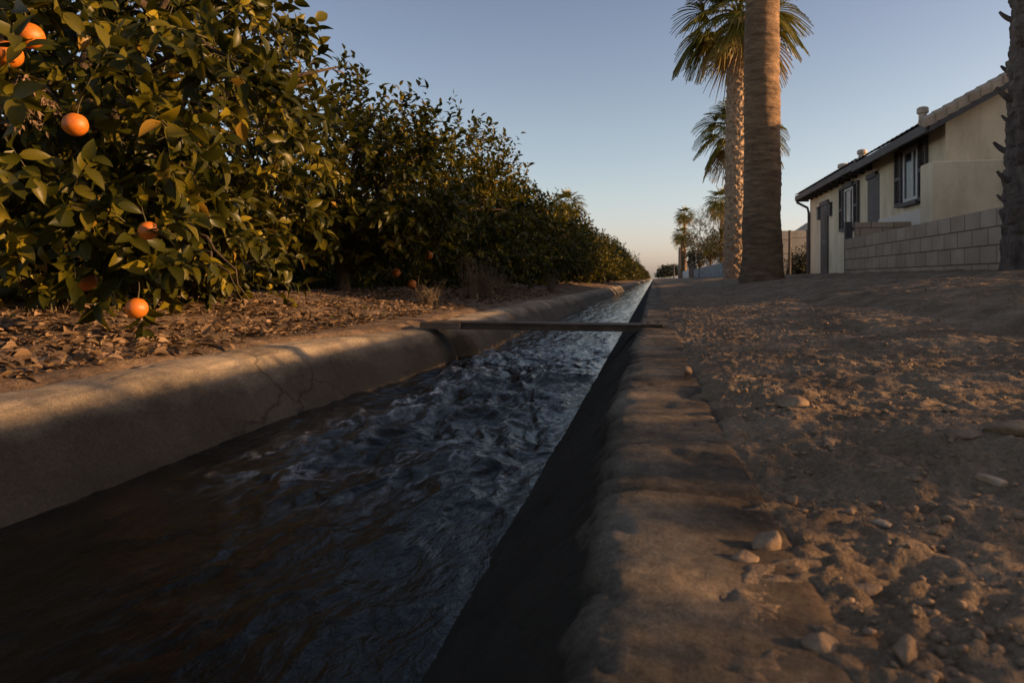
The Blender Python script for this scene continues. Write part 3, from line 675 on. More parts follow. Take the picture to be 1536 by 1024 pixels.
# ------------------------------------------------------------------ leaf litter, gravel, stones, weeds
def litter():
    r = np.random.default_rng(12); n = 16000
    X = -1.80 - np.abs(r.normal(0, 1.0, n))*1.25; Y = 1.0 + r.random(n)**1.5*13
    cl = fbm(X*2.2, Y*2.2, 3, 3); keep = (cl > -.25 - .3*(Y < 4.5)) & (X > -6) & (X < -1.80-0.05*r.random(n))
    X, Y = X[keep], Y[keep]; n = len(X)
    Z = gz_left(X, Y) + 0.10*np.exp(-((X+3.5)/0.9)**2) + 0.02*fbm(X*1.6, Y*1.6, 6, 4) + 0.014*fbm(X*7, Y*7, 2, 3) + 0.004 + r.random(n)*.012
    d = r.normal(0, 1, (n, 3)); d[:, 2] *= .16; nn = np.array([0, 0, 1.0]) + r.normal(0, .35, (n, 3))
    L = .022 + .045*r.random(n)**1.6
    T = leaf_template(4, 0.35, 0.22)
    V, Fc, k = place_leaves(T, np.stack([X, Y, Z], -1), d, nn, L, L*r.uniform(.3, .7, n))
    rnd = r.random(n)*.9; rnd[r.random(n) > .985] = 1
    tag(mesh('leaf_litter', V, Fc, M['dry_leaf'], attr={'rnd': np.repeat(rnd, k)}), 'curled brown fallen leaves covering the soil under the orange trees', 'leaf litter', kind='stuff')
litter()

def rock(r, rough_=.22, n=2):
    import bmesh
    b = bmesh.new(); bmesh.ops.create_icosphere(b, subdivisions=n, radius=1)
    V = np.array([v.co[:] for v in b.verts]); Fs = np.array([[v.index for v in f.verts] for f in b.faces]); b.free()
    for _ in range(7):                                     # chop planes give facets
        nrm = norm(r.normal(size=3)); c = r.uniform(.35, .85); dd = V@nrm; V = V - np.outer(np.maximum(dd-c, 0), nrm)*.9
    V = V*(1+rough_*.35*r.normal(size=(len(V), 1))*.25)
    return V, Fs
def dirt_z(x, y): return float(gz_right(x, y) + dirt_height(np.array(x), np.array(y)) + .006)
def gravel():
    r = np.random.default_rng(77); protos = [rock(r, .3, 1) for _ in range(10)]
    n = 9000; Y = .38 + 14*r.random(n)**2.6; X = .17 + np.abs(r.normal(0, 1, n))*(.35+Y*.32)
    cl = fbm(X*1.7, Y*1.7, 4, 3); keep = (cl > -.15) & (X < 4.6); X, Y = X[keep], Y[keep]
    S = (.0022 + .006*r.random(len(X))**3.0)*(1+Y*.16); Z = gz_right(X, Y) + dirt_height(X, Y) + .006
    Vs, Fs, o = [], [], 0
    for i in range(len(X)):
        V, Fc = protos[i % 10]; a_ = r.uniform(0, 6.28); c, s = math.cos(a_), math.sin(a_)
        sc = np.array([1, r.uniform(.6, .95), r.uniform(.45, .75)])*S[i]; W = V*sc
        W = np.stack([W[:, 0]*c-W[:, 1]*s, W[:, 0]*s+W[:, 1]*c, W[:, 2]], -1) + [X[i], Y[i], Z[i]+S[i]*.08]
        Vs.append(W); Fs.append(Fc+o); o += len(V)
    tag(mesh('gravel', np.concatenate(Vs), np.concatenate(Fs), M['stone'], smooth=False), 'small gravel scattered over the bare dirt path', 'gravel', kind='stuff')
gravel()
STONES = [  # photo pixel of the stone's foot, half length (m), flatness, material, label, heading
    (1322, 790, .016, .5, 'pale_stone', 'pale elongated stone lying alone in the middle of the near dirt', -.5),
    (1150, 815, .022, .75, 'stone', 'upright pointed stone at the ragged edge of the concrete lip', .6),
    (1118, 838, .018, .6, 'stone', 'rounded stone just in front of the pointed one at the lip edge', .2),
    (1190, 753, .014, .6, 'stone', 'small brown stone behind the pointed stone by the lip edge', 1.0),
    (1238, 975, .020, .65, 'stone', 'blurred tan stone nearest the camera at the bottom', .3),
    (1362, 984, .018, .8, 'stone', 'blurred dark stone at the bottom, right of the blurred tan one', 1.2),
    (1296, 884, .017, .6, 'stone', 'low stone half sunk in the dirt between the pale stone and bottom edge', .1),
    (1490, 722, .026, .45, 'pale_stone', 'flat pale stone near the right edge of the near dirt', .1),
    (1510, 645, .045, .42, 'stone', 'largest flat brown stone at the right edge of the path', .2),
    (1450, 655, .030, .45, 'stone', 'flat tan stone just left of the largest flat one', .0),
    (1248, 664, .020, .5, 'stone', 'dark brown stone lying alone in mid path', .4),
    (1185, 605, .040, .38, 'stone', 'low broad clod with a small rise beside the lip, mid path', .1),
    (1412, 585, .030, .45, 'stone', 'grey brown stone on the sunlit band of dirt', .3),
    (1030, 560, .022, .9, 'stone', 'pointed stone leaning on the lip edge just before the beam', .9),
    (1425, 615, .018, .5, 'stone', 'small dark stone in front of the grey brown one', .7),
]
def stones():
    r = np.random.default_rng(5)
    for (px, py, hl, fl, m_, lab, hd) in STONES:
        D = .9
        for _ in range(60):                               # walk the ray down to the dirt surface
            p = at(px, py, D); g = dirt_z(max(p[0], .17), p[1]); D += (p[2]-g)/( (py-HY)/F )*.5
            D = max(.3, min(D, 20))
        p = at(px, py, D); V, Fc = rock(r, .2, 3); V = V*[hl, hl*.68, hl*fl]
        c, s = math.cos(hd), math.sin(hd); V = np.stack([V[:, 0]*c-V[:, 1]*s, V[:, 0]*s+V[:, 1]*c, V[:, 2]], -1)
        o = mesh('stone', V + [p[0], p[1], p[2]+hl*fl*.12], Fc, M[m_], smooth=False, loc=p)
        tag(o, lab, 'stone', 'loose stones on the dirt path')
stones()

def weed(px, py, D, n, h, lab, seed, spread=.5):
    r = np.random.default_rng(seed); base = at(px, py, D); base[2] = gl(base[0], base[1])-.02
    mb = MB(); A = []
    for i in range(n):
        az = r.uniform(0, 6.28); le = r.uniform(.5, 1.1)*h; out = r.uniform(.1, spread)
        b0 = r.normal(0, .05, 3)*[1, 1, 0]; tt = np.linspace(0, 1, 5)
        p = np.stack([b0[0]+math.cos(az)*out*le*tt**1.4, b0[1]+math.sin(az)*out*le*tt**1.4, le*(tt-.25*out*tt**2)], -1)
        n0 = len(mb.v); mb.tube(p, np.linspace(.0035, .001, 5), 3); A += [r.random()]*(len(mb.v)-n0)
        for q in range(3):
            s = p[r.integers(2, 5)]; e_ = s + r.normal(0, .05, 3) + [0, 0, .04]
            n0 = len(mb.v); mb.tube([s, e_], [.002, .0008], 3); A += [r.random()]*(len(mb.v)-n0)
    o = mesh('dry_weed', mb.v, mb.f, M['dry_stem'], attr={'rnd': A}); o.location = [float(q) for q in base]
    tag(o, lab, 'dry weed', 'dry weeds under the orange trees')
weed(728, 446, 8.9, 90, .50, 'tall dry weed tuft standing at the foot of the fourth orange tree', 1)
weed(706, 446, 8.3, 50, .55, 'thin dry weed clump just left of the tall tuft', 2, .35)
weed(752, 442, 9.8, 60, .35, 'low dry weed tuft just right of the tall tuft', 3, .7)
weed(826, 434, 14.5, 70, .40, 'dry weed tuft under the sunlit orange trees', 4, .6)
weed(640, 455, 6.6, 40, .22, 'short dry weed tuft below the trio of oranges', 5, .8)
weed(100, 470, 3.6, 18, .2, 'dry wiry weed in the shade at the nearest trunk', 6, .8)

# ------------------------------------------------------------------ palms
def fan_frond(r, base, az, el, pet, fan, nseg=26, droop=.5, spread=1.75):
    V = []; Fs = []
    out = np.array([math.cos(az), math.sin(az), 0.0]); side = np.array([-math.sin(az), math.cos(az), 0.0])
    t = np.linspace(0, 1, 6)
    p = base + out*(pet*math.cos(el)*t)[:, None] + np.array([0, 0, 1.0])*(pet*(math.sin(el)*t - .22*t*t))[:, None]
    td = norm(p[-1]-p[-2]); nn = norm(np.cross(side, td)); nn = nn if nn[2] > 0 else -nn
    wp = np.linspace(.03, .018, 6)
    for i in range(6): V += [p[i]-side*wp[i], p[i]+side*wp[i]]
    for i in range(5): Fs.append((2*i, 2*i+1, 2*i+3, 2*i+2))
    tw = r.normal(0, .3)
    for k in range(nseg):
        a_ = (k/(nseg-1)*2-1)*spread; ln = fan*(.62+.38*math.cos(a_*.75))*r.uniform(.92, 1.05)
        d = math.cos(a_)*td + math.sin(a_)*(side*math.cos(tw)+nn*math.sin(tw)) + nn*.18*abs(math.sin(a_)); d = norm(d)
        sw = norm(np.cross(d, nn)); n0 = len(V)
        wmax = spread*2/(nseg-1)*fan*.40*.55
        for (tt, ww) in ((.03, .004), (.25, wmax*.62), (.45, wmax), (.65, wmax*.62), (.83, wmax*.34), (1.0, .003)):
            q = p[-1] + d*ln*tt; q[2] -= droop*ln*max(0, tt-.25)**1.7*1.1
            f_ = .012*fan*(1 if k % 2 else -1)*min(1, tt*2)
            V += [q-sw*ww+nn*f_, q+sw*ww-nn*f_]
        for i in range(5): Fs.append((n0+2*i, n0+2*i+1, n0+2*i+3, n0+2*i+2))
    return np.array(V), np.array(Fs)
def palm_crown(seed, nf, pet, fan, nseg, dead=.15, el_lo=-55, el_hi=80):
    r = np.random.default_rng(seed); parts = []
    for i in range(nf):
        s = (i+.5)/nf; el = R(el_hi + (el_lo-el_hi)*s**.9) + r.normal(0, .1); az = i*2.39996 + r.normal(0, .15)
        old = s
        V, Fc = fan_frond(r, np.array([math.cos(az)*.12, math.sin(az)*.12, .25*(1-s)]), az, el, pet*r.uniform(.85, 1.1)*(.75+.35*min(1, s*2)), fan*r.uniform(.85, 1.08), nseg, .35+.55*s)
        c = .25+.3*r.random() + (.45 if old > 1-dead else 0)
        parts.append((V, Fc, np.full(len(V), min(1, c))))
    return join(parts)
def trunk_mesh(r, h, r0, r1, style, seg=56, dz=.03, flare=.3, lean=(0, 0)):
    zs = np.arange(-.25, h+.001, dz); ph = np.linspace(0, 2*np.pi, seg, endpoint=False)
    Zg, Pg = np.meshgrid(zs, ph, indexing='ij'); t = np.clip(Zg/h, 0, 1)
    rad = r0+(r1-r0)*sstep(0, 1, t*1.15)*1.0 + flare*r0*np.exp(-np.maximum(Zg, -.1)/.55)
    cx, sx_ = np.cos(Pg), np.sin(Pg)
    if style == 'rings':
        tilt = .05*np.sin(Pg*1+1)
        d = .0025*np.sin((Zg+tilt)*2*np.pi/.105 + 1.2*pn(Zg*2, cx*2, 1)) + .008*fbm(Zg*6, cx*1.5+sx_*1.1, 2, 3) + .006*fbm(Zg*22, cx*3+sx_*2, 3, 2) + .02*pn(Zg*1.1, cx*1.2, 4)
        d += .03*np.exp(-np.maximum(Zg, 0)/.5)*fbm(cx*3, sx_*3+Zg*2, 5, 3)
    else:
        # criss-cross persistent leaf bases: spiral lattice of upward wedges
        na = 9; rise = .17
        u = Pg/(2*np.pi)*na + .28*pn(Zg*1.7, cx*1.3+sx_, 6); v = Zg/rise + .45*pn(Zg*1.3, cx*1.8+sx_*1.2, 5)
        row = np.floor(v); fu = (u+.5*(row % 2)) % 1; fv = v-row
        wedge = np.clip(1-np.abs(fu-.5)*2*1.05/(1-.75*fv+.05), 0, 1)
        d = .055*wedge**.6*(.25+.75*fv)*(1+.5*pn(row*3.1, np.floor(u+.5*(row % 2))*2.7, 3)) + .022*fbm(Zg*9, cx*3+sx_*2, 2, 4)
        d *= np.where(Zg < .35, .4, 1.0)
    rad = rad + d*(r0/.32)
    V = np.stack([rad*cx + lean[0]*t**1.5, rad*sx_ + lean[1]*t**1.5, Zg], -1).reshape(-1, 3)
    nz = len(zs); i = np.arange(nz-1)[:, None]*seg; j = np.arange(seg)[None]; jn = (j+1) % seg
    Fc = np.stack([i+j, i+jn, i+seg+jn, i+seg+j], -1).reshape(-1, 4)
    return V, Fc
def boots(r, h, r0, r1, z0, n, size, lean=(0, 0)):
    """stubs of cut leaf bases curling out of the trunk"""
    mb = MB()
    for i in range(n):
        z = z0+(h-z0)*(i+.5)/n; az = i*2.39996 + r.normal(0, .12); rr = r0+(r1-r0)*z/h; s = size*r.uniform(.75, 1.2)
        o_ = np.array([math.cos(az), math.sin(az), 0]); c = o_*rr*.92 + [lean[0]*(z/h)**1.5, lean[1]*(z/h)**1.5, z]
        tt = np.linspace(0, 1, 6); p = c + o_*(s*(tt*.95))[:, None] + np.array([0, 0, 1.0])*(s*(.25*tt+.55*tt**2.4))[:, None]
        sd_ = np.array([-math.sin(az), math.cos(az), 0]); n0 = []
        wv = s*np.array([.62, .50, .36, .26, .2, .13]); hv = s*np.array([.42, .34, .28, .24, .2, .12])
        V = []
        for k in range(6):
            tdir = norm(np.gradient(p, axis=0)[k]); up = np.cross(sd_, tdir)
            V += [p[k]-sd_*wv[k], p[k]-up*hv[k]*.9, p[k]+sd_*wv[k], p[k]+up*hv[k]*.5]
        Fs = [(k*4+q, k*4+(q+1) % 4, k*4+4+(q+1) % 4, k*4+4+q) for k in range(5) for q in range(4)] + [(3, 2, 1, 0), (20, 21, 22, 23)]
        mb.add(V, Fs)
    return mb
PGRP = 'fan palms along the dirt path'
def palm(label, base, h, r0, r1, style, crown, bark, seed, group=PGRP, boot=None, lean=(0, 0), flare=.3, dz=.03, seg=56):
    t = thing('palm_tree', label, 'palm tree', base, group); r = np.random.default_rng(seed)
    V, Fc = trunk_mesh(r, h, r0, r1, style, seg, dz, flare, lean); Fc = Fc.tolist()
    if boot:
        bo = boots(r, h, r0, r1, *boot, lean=lean); n0 = len(V); V = np.r_[V, np.array(bo.v)]; Fc += [tuple(i+n0 for i in f_) for f_ in bo.f]
    mesh('trunk', V, Fc, M[bark], t, smooth=not boot)
    V, Fc, A = crown; V = V + np.array([lean[0], lean[1], h])
    mesh('crown', V, Fc, M['palm_leaf'], t, smooth=False, attr={'rnd': A})
    return t
CROWN_A = palm_crown(1, 50, 1.05, 1.2, 30); CROWN_A = (CROWN_A[0]*[-1, 1, 1], CROWN_A[1][:, ::-1], CROWN_A[2])
CROWN_B = palm_crown(2, 46, 1.1, 1.2, 28)
CROWN_C = palm_crown(3, 34, 1.0, 1.15, 16)
b = at(1143, 414, 14.0); b[2] = float(gz_right(b[0], 0))-.02
palm('thick smooth ringed palm trunk nearest the canal, rising out of frame', b, 11.5, .37, .30, 'rings', CROWN_B, 'ring_bark', 1, flare=.22)
b = at(1103, 414, 24.0); b[2] = float(gz_right(b[0], 0))-.02
palm('shaggy palm directly behind the smooth trunk, its crown cut by the top edge', b, 9.2, .37, .34, 'boots', CROWN_A, 'boot_bark', 2, boot=(.4, 110, .13), lean=(.12, 0), flare=.12)
b = at(1108, 414, 34.5); b[2] = float(gz_right(b[0], 0))-.02
palm('shorter palm whose fronds fan out left of the shaggy trunk at mid height', b, 7.4, .34, .32, 'boots', CROWN_B, 'boot_bark', 3, lean=(0, 0), dz=.06)
b = at(1562, 400, 6.5); b[2] = float(gz_right(b[0], 0))-.05
palm('dark palm trunk with hooked leaf stubs at the right edge of the view', b, 8.5, .27, .19, 'boots', CROWN_B, 'boot_dark', 4, boot=(.6, 130, .15), lean=(.25, .1), flare=.25, dz=.02)
def small_palm(px, py, D, label, crown=CROWN_C, sc=1.0, group='distant fan palms'):
    top = at(px, py, D); g = .35 if top[0] > 0 else .05
    return palm(label, (top[0], top[1], g), float(top[2]-g), .26, .2, 'rings', (crown[0]*sc, crown[1], crown[2]), 'ring_bark', 5, group, dz=.3, seg=14)
small_palm(1083, 302, 70, 'distant palm crown peeking out left of the shaggy trunk, above the bushy tree')
small_palm(1027, 322, 104, 'taller of the two slim distant palms beside the white house', sc=.85)
small_palm(1023, 352, 96, 'shorter of the two slim distant palms, in front of the taller one', sc=.8)
small_palm(850, 306, 62, 'palm crown rising above the far orange trees on the left', sc=.9)

# ------------------------------------------------------------------ bushy garden trees beyond
def bushy(px, pytop, D, rx, label, mat, seed, ntw=700, leaf=.14, K=7, gap=.45, name='garden_tree', cat='tree', group=None, z0=.35, zlo=None):
    top = at(px, pytop, D); base = np.array([top[0], top[1], z0]); h = top[2]-z0
    r = np.random.default_rng(seed); t = thing(name, label, cat, base, group)
    lo = h*.30 if zlo is None else zlo; rz = (h-lo)/2
    B, D_, TL = crown_twigs(r, ntw, rx, rx, lo+rz, rz*.92, .35, 14, gap, .12, lo*.8)
    TL = TL*1.4; V, Fc, A = twig_leaves(r, B, D_, TL, K, LEAF_LO, leaf, .3)
    mesh('crown', V, Fc, M[mat], t, attr={'rnd': A})
    mb = MB(); citrus_trunk(mb, r, lo*.8, .09, rx*.7, h*.7, 8); mb.build('trunk', M['bark'], t, smooth=True, world=False)
    return t
bushy(1066, 318, 50, 1.75, 'bushy pinkish olive tree over the grey wall left of the shaggy palm', 'pale_leaf', 41, 620, .12, gap=.6)
bushy(1050, 352, 56, 1.3, 'low dark green tree in front of the white house', 'dark_leaf', 42, 520, .14, gap=.5)
bushy(1094, 338, 48, 1.5, 'green tree half hidden behind the shaggy palm trunk', 'citrus_leaf', 43, 520, .14)
for (px, py, D) in ((998, 404, 230), (1004, 401, 200), (1010, 398, 180), (993, 410, 280)):
    bushy(px, py, D, 3.2, 'tiny far tree at the end of the right bank', 'dark_leaf', 44+px, 220, .5, 6, .4, group='tiny far trees')
# unseen shrubs right of the viewer, added to dapple the low sun
for (x, y, h, rx, sd_) in ((4.45, .8, 1.6, .75, 70), (4.45, 1.9, 1.6, .75, 71), (4.4, 2.95, 1.5, .75, 72), (4.5, 4.1, 1.45, .8, 73), (4.5, 5.2, 1.5, .75, 74), (4.5, 6.3, 1.5, .75, 75)):
    r = np.random.default_rng(sd_); t = thing('shrub', 'unseen loose shrub added on the near right to dapple the sun', 'shrub', (x, y, .42), 'unseen shrubs added on the near right')
    B, D_, TL = crown_twigs(r, 330, rx, rx, .30, .30*(h-.42)/1.2, .3, 12, .4, .2, .1)
    V, Fc, A = twig_leaves(r, B, D_, TL, 8, LEAF_LO, .055, .3); mesh('crown', V, Fc, M['citrus_leaf'], t, attr={'rnd': A})
    mb = MB(); citrus_trunk(mb, r, .12, .025, .4, .38, 7); mb.build('trunk', M['bark'], t, smooth=True, world=False)
t = thing('shade_fence', 'unseen low fence with one broad board, added on the near right to shade the bank', 'fence', (3.8, 3.5, .4))  # unseen fence, added so its board shades the lower left bank
mb = MB(); mb.box(3.78, 3.81, -.6, 7.0, .845, 1.085, .005); mb.build('board', M['wood'], t)
for y in (-.5, 1.35, 3.2, 5.05, 6.9):
    mb = MB(); mb.box(3.815, 3.905, y-.045, y+.045, .25, 1.19, .006); mb.build('post', M['wood'], t)
# ------------------------------------------------------------------ walls on the right
def gr(x): return float(gz_right(x, 0))
def wall_mesh(x0, x1, y0, y1, zt, mat, label, name='block_wall', cat='wall', group=None, zb=None, cap=None):
    cx, cy = (x0+x1)/2, (y0+y1)/2; zb = gr(cx)-.15 if zb is None else zb
    mb = MB(); mb.box(x0, x1, y0, y1, zb, zt, .008)
    o = mb.build(name, M[mat], None, loc=(cx, y0, zb)); return tag(o, label, cat, group)
def block_wall():
    zt = 1.085; zb = zt - 5*.205
    t = thing('block_wall', 'tan concrete block garden wall running along the path in front of the house', 'wall', (3.80, 7.4, zb))
    mb = MB(); mb.box(3.72, 3.88, 7.35, 14.6, zb, zt-.004, .006); o = mb.build('long_wall', M['block'], t)
    mb = MB(); mb.box(3.89, 4.88, 14.44, 14.60, zb, 1.40, .006); mb.build('return_wall', M['block'], t)
    mb = MB(); mb.box(3.735, 3.865, 14.605, 14.72, zb, 1.43, .006); mb.build('end_post', M['trim_dark'], t)
block_wall()
# grey wall further along
wall_mesh(3.70, 3.86, 39, 66, 1.18, 'block_grey', 'long grey block wall in the distance behind the shaggy palm')
for (y0, lab) in ((66.3, 'dark square gate pillar at the far end of the grey wall'), (72.0, 'dark square gate pillar furthest along the far bank')):
    mb = MB(); mb.box(3.55, 4.05, y0, y0+.5, .2, 1.5, .02); mb.box(3.5, 4.1, y0-.05, y0+.55, 1.5, 1.58, .01)
    tag(mb.build('gate_pillar', M['trim_dark'], None, loc=(3.8, y0+.25, .2)), lab, 'pillar', 'gate pillars')
wall_mesh(3.75, 3.9, 73, 92, 1.25, 'stucco_pale', 'pale low wall beyond the gate pillars')
# tan wall across, past the house, with posts, wire and dark shrub before it
wall_mesh(4.1, 9.0, 29.0, 29.2, 2.22, 'stucco', 'tall tan stucco wall seen in the gap between smooth palm and house', zb=.3)
f = thing('wire_fence', 'two thin dark fence posts with wires between palm and house', 'fence', (4.6, 24.5, .4))
for px in (1184.5, 1211.5):
    p = at(px, 413, 23.6); mb = MB(); mb.tube([(p[0], p[1], .3), (p[0], p[1], 1.92)], .045, 8); mb.tube([(p[0], p[1], 1.92), (p[0], p[1], 1.97)], .055, 8); mb.build('post', M['post'], f)
pa, pb = at(1170, 413, 23.6), at(1214, 413, 23.6); mb = MB()
for z in (1.66, 1.2): mb.tube([(pa[0]+(pb[0]-pa[0])*s, pa[1]+(pb[1]-pa[1])*s, z-.05*math.sin(s*6.28)**2+.12*(s if z > 1.5 else 0)) for s in np.linspace(0, 1, 12)], .008, 4)
mb.build('wire', M['post'], f)
bushy(1205, 386, 25.5, .42, 'dark low shrub in the gap beside the house corner', 'dark_leaf', 61, 260, .10, 8, .3, 'shrub', 'shrub', z0=.42, zlo=.02)

# ------------------------------------------------------------------ house
def window(root, x, y0, y1, z0, z1, split=True, shutters=True, sw=.34):
    """opening on the canal-side wall (facing -X)"""
    mb = MB(); t = .07
    mb.box(x-.035, x+.02, y0, y0+t, z0, z1); mb.box(x-.035, x+.02, y1-t, y1, z0, z1)
    mb.box(x-.035, x+.02, y0+t, y1-t, z1-t, z1); mb.box(x-.035, x+.02, y0+t, y1-t, z0, z0+t)
    if split: m_ = (y0+y1)/2-.12; mb.box(x-.033, x+.02, m_-.035, m_+.035, z0+t, z1-t)
    fr = mb.build('window', M['white_trim'], root)
    mb = MB(); mb.box(x-.012, x+.015, y0+t, y1-t, z0+t, z1-t); mb.build('pane', M['glass'], fr)
    mb = MB(); mb.box(x-.09, x+.02, y0-.06, y1+.06, z0-.09, z0-.003, .01); mb.build('sill', M['trim_dark'], fr)
    mb = MB(); mb.box(x-.09, x+.02, y0-.06, y1+.06, z1+.003, z1+.12, .01); mb.build('lintel', M['trim_dark'], fr)
    if shutters:
        for (a0, a1) in ((y0-.10-sw, y0-.065), (y1+.065, y1+.10+sw)):
            mb = MB(); q = .045
            mb.box(x-.06, x-.004, a0, a0+q, z0-.05, z1+.08); mb.box(x-.06, x-.004, a1-q, a1, z0-.05, z1+.08)
            for zz in (z0-.05, (z0+z1)/2-.03, z1+.08-.07): mb.box(x-.058, x-.004, a0+q, a1-q, zz, zz+.07)
            zz = z0+.03
            while zz < z1-.02:
                mb.add([(x-.05, a0+q, zz), (x-.05, a1-q, zz), (x-.012, a1-q, zz+.04), (x-.012, a0+q, zz+.04), (x-.044, a0+q, zz-.008), (x-.044, a1-q, zz-.008), (x-.006, a1-q, zz+.032), (x-.006, a0+q, zz+.032)],
                       [(0, 1, 2, 3), (7, 6, 5, 4), (0, 4, 5, 1), (1, 5, 6, 2), (2, 6, 7, 3), (3, 7, 4, 0)]); zz += .062
            mb.build('shutter', M['trim_dark'], fr)
def tiled_slope(mb, xe, ze, xr, zr, y0, y1, pitch=.26, amp=.03, nx=26):
    """barrel-tiled roof plane from eave (xe,ze) to ridge (xr,zr), tile courses stepping up the slope"""
    ny = int((y1-y0)/pitch*8)+1; ys = np.linspace(y0, y1, ny)
    L = math.hypot(xr-xe, zr-ze); nc = max(2, int(L/.34)); ss = []
    for c in range(nc): ss += [(c/nc, .022), ((c+1)/nc-.001, 0)]
    V = []
    for s, dz in ss:
        x = xe+(xr-xe)*s; z = ze+(zr-ze)*s + dz
        for yv in ys: V.append((x, yv, z + amp*abs(math.sin((yv-y0)*math.pi/pitch))))
    n = len(ss); mb.add(V, grid_faces(n, ny).tolist())
def house():
    root = thing('house', 'single storey tan stucco house with tiled roof and dark shutters behind the block wall', 'house', (5.0, 18.0, .4))
    zb = .28; pitch = .56
    xr = 7.0; ze = 3.05; pA = .30
    # walls: far part A (x=5.0), nearer part B (x=4.9) and the gable end facing the viewer
    mb = MB(); mb.box(5.0, 9.0, 16.43, 23.75, zb, 2.98)
    mb.box(4.9, 9.1, 12.95, 16.43, zb, 3.03)
    zr = 3.03 + (xr-4.9)*pitch
    mb.add([(4.9, 12.95, 3.03), (9.1, 12.95, 3.03), (9.1, 12.95, 3.06), (xr, 12.95, zr), (4.9, 12.95, 3.06), (4.9, 13.15, 3.03), (9.1, 13.15, 3.03), (9.1, 13.15, 3.06), (xr, 13.15, zr), (4.9, 13.15, 3.06)],
           [(0, 1, 2, 3, 4), (9, 8, 7, 6, 5), (2, 7, 8, 3), (3, 8, 9, 4)])
    mb.add([(5.0, 23.55, 2.98), (9.0, 23.55, 2.98), (xr, 23.55, 2.96+2*pA), (5.0, 23.75, 2.98), (9.0, 23.75, 2.98), (xr, 23.75, 2.96+2*pA)], [(0, 1, 2), (5, 4, 3), (1, 4, 5, 2), (2, 5, 3, 0)])
    mb.build('wall', M['stucco'], root)
    mb = MB(); mb.box(4.50, 7.4, 12.45, 12.945, zb, 2.24, .02); mb.build('front_wall', M['stucco'], root)
    mb = MB(); mb.box(4.862, 4.897, 12.95, 16.40, zb, 1.60, .01); mb.build('wainscot', M['stucco_pale'], root)
    # roofs
    mb = MB()
    def slab(xe, ze_, y0, y1, x2, z2, th=.10):
        V = [(xe, y0, ze_), (x2, y0, z2), (x2, y1, z2), (xe, y1, ze_), (xe, y0, ze_-th), (x2, y0, z2-th), (x2, y1, z2-th), (xe, y1, ze_-th)]
        mb.add(V, [(0, 1, 2, 3), (7, 6, 5, 4), (0, 4, 5, 1), (1, 5, 6, 2), (2, 6, 7, 3), (3, 7, 4, 0)])
    za = 3.03+.10-(4.9-4.55)*pitch
    zrr = za + (xr-4.55)*pitch
    slab(4.55, za, 12.70, 17.1, xr, zrr); slab(2*xr-4.55, za, 12.70, 17.1, xr, zrr)
    zA = 3.03; xA = 4.66
    slab(xA, zA, 17.1, 24.1, xr, zA+(xr-xA)*pA); slab(2*xr-xA, zA, 17.1, 24.1, xr, zA+(xr-xA)*pA)
    rf = mb.build('roof', M['trim_dark'], root)
    mb = MB(); tiled_slope(mb, 4.50, za+.012, xr, zrr+.04, 12.95, 17.1); tiled_slope(mb, xA-.06, zA+.012, xr, zA+(xr-xA)*pA+.03, 17.1, 24.1)
    tiled_slope(mb, 2*xr-4.5, za+.012, xr, zrr+.04, 12.95, 17.1); tiled_slope(mb, 2*xr-xA+.06, zA+.012, xr, zA+(xr-xA)*pA+.03, 17.1, 24.1)
    mb.build('tiles', M['tile'], rf, smooth=True)
    # rake tiles along the gable edge
    mb = MB(); n = 15
    for sgn in (1, -1):
        for i in range(n):
            s0, s1 = i/n, (i+1.12)/n
            x0, x1 = 4.47+(xr-4.47)*s0, 4.47+(xr-4.47)*min(s1, 1.0); z0, z1 = za+.03+(x0-4.55)*pitch, za+.03+(x1-4.55)*pitch
            if sgn < 0: x0, x1 = 2*xr-x0, 2*xr-x1
            V = []
            for (xx, zz, g) in ((x0, z0, .0), (x1, z1, .018)):
                for (yy, dz) in ((12.64+g, -.10), (12.63+g, .045), (12.68+g, .085), (12.80, .105), (12.93-g, .085), (12.97, .02)): V.append((xx, yy, zz+dz-g*1.2+.02))
            mb.add(V, [(k, k+1, k+7, k+6) for k in range(5)] + [tuple(range(5, -1, -1)), tuple(range(6, 12))])
    mb.build('rake_tiles', M['tile'], rf, smooth=False)
    # fascia and gutters
    mb = MB(); mb.box(4.49, 4.55, 12.70, 17.1, za-.17, za-.0, .008); mb.build('fascia', M['trim_dark'], rf)
    mb = MB(); mb.box(xA-.06, xA, 17.1, 24.1, zA-.16, zA, .008); mb.build('fascia', M['trim_dark'], rf)
    V = []; mb = MB()
    for sgn in (1, -1):
        xe = 4.55 if sgn > 0 else 2*xr-4.55
        mb.add([(xe, 12.66, za-.16), (xe, 12.66, za+.0), (xr, 12.66, zrr), (xr, 12.66, zrr-.16), (xe, 12.70, za-.16), (xe, 12.70, za), (xr, 12.70, zrr), (xr, 12.70, zrr-.16)],
               [(0, 1, 2, 3), (7, 6, 5, 4), (0, 3, 7, 4), (1, 5, 6, 2), (0, 4, 5, 1), (2, 6, 7, 3)])
    mb.build('bargeboard', M['trim_dark'], rf)
    # rafters under the far eave
    for yy in np.arange(17.3, 24.0, .6):
        mb = MB(); mb.box(xA+.01, 5.0, yy, yy+.07, zA-.20, zA-.07); mb.build('rafter_tail', M['trim_dark'], rf)
    mb = MB(); mb.tube([(xA-.02, 23.95, zA-.14), (xA-.02, 23.95, zA-.22), (4.93, 23.78, zA-.42), (4.95, 23.70, zA-.6), (4.95, 23.70, .45)], .04, 8); mb.build('downspout', M['trim_dark'], root)
    # openings on the canal side
    def Y_at(px, X): D = F/CP*X/(px-980); return (D+SP*X)/CP
    window(root, 4.9, Y_at(1379, 4.9), Y_at(1357, 4.9)-.0, 1.80, 2.82, True)
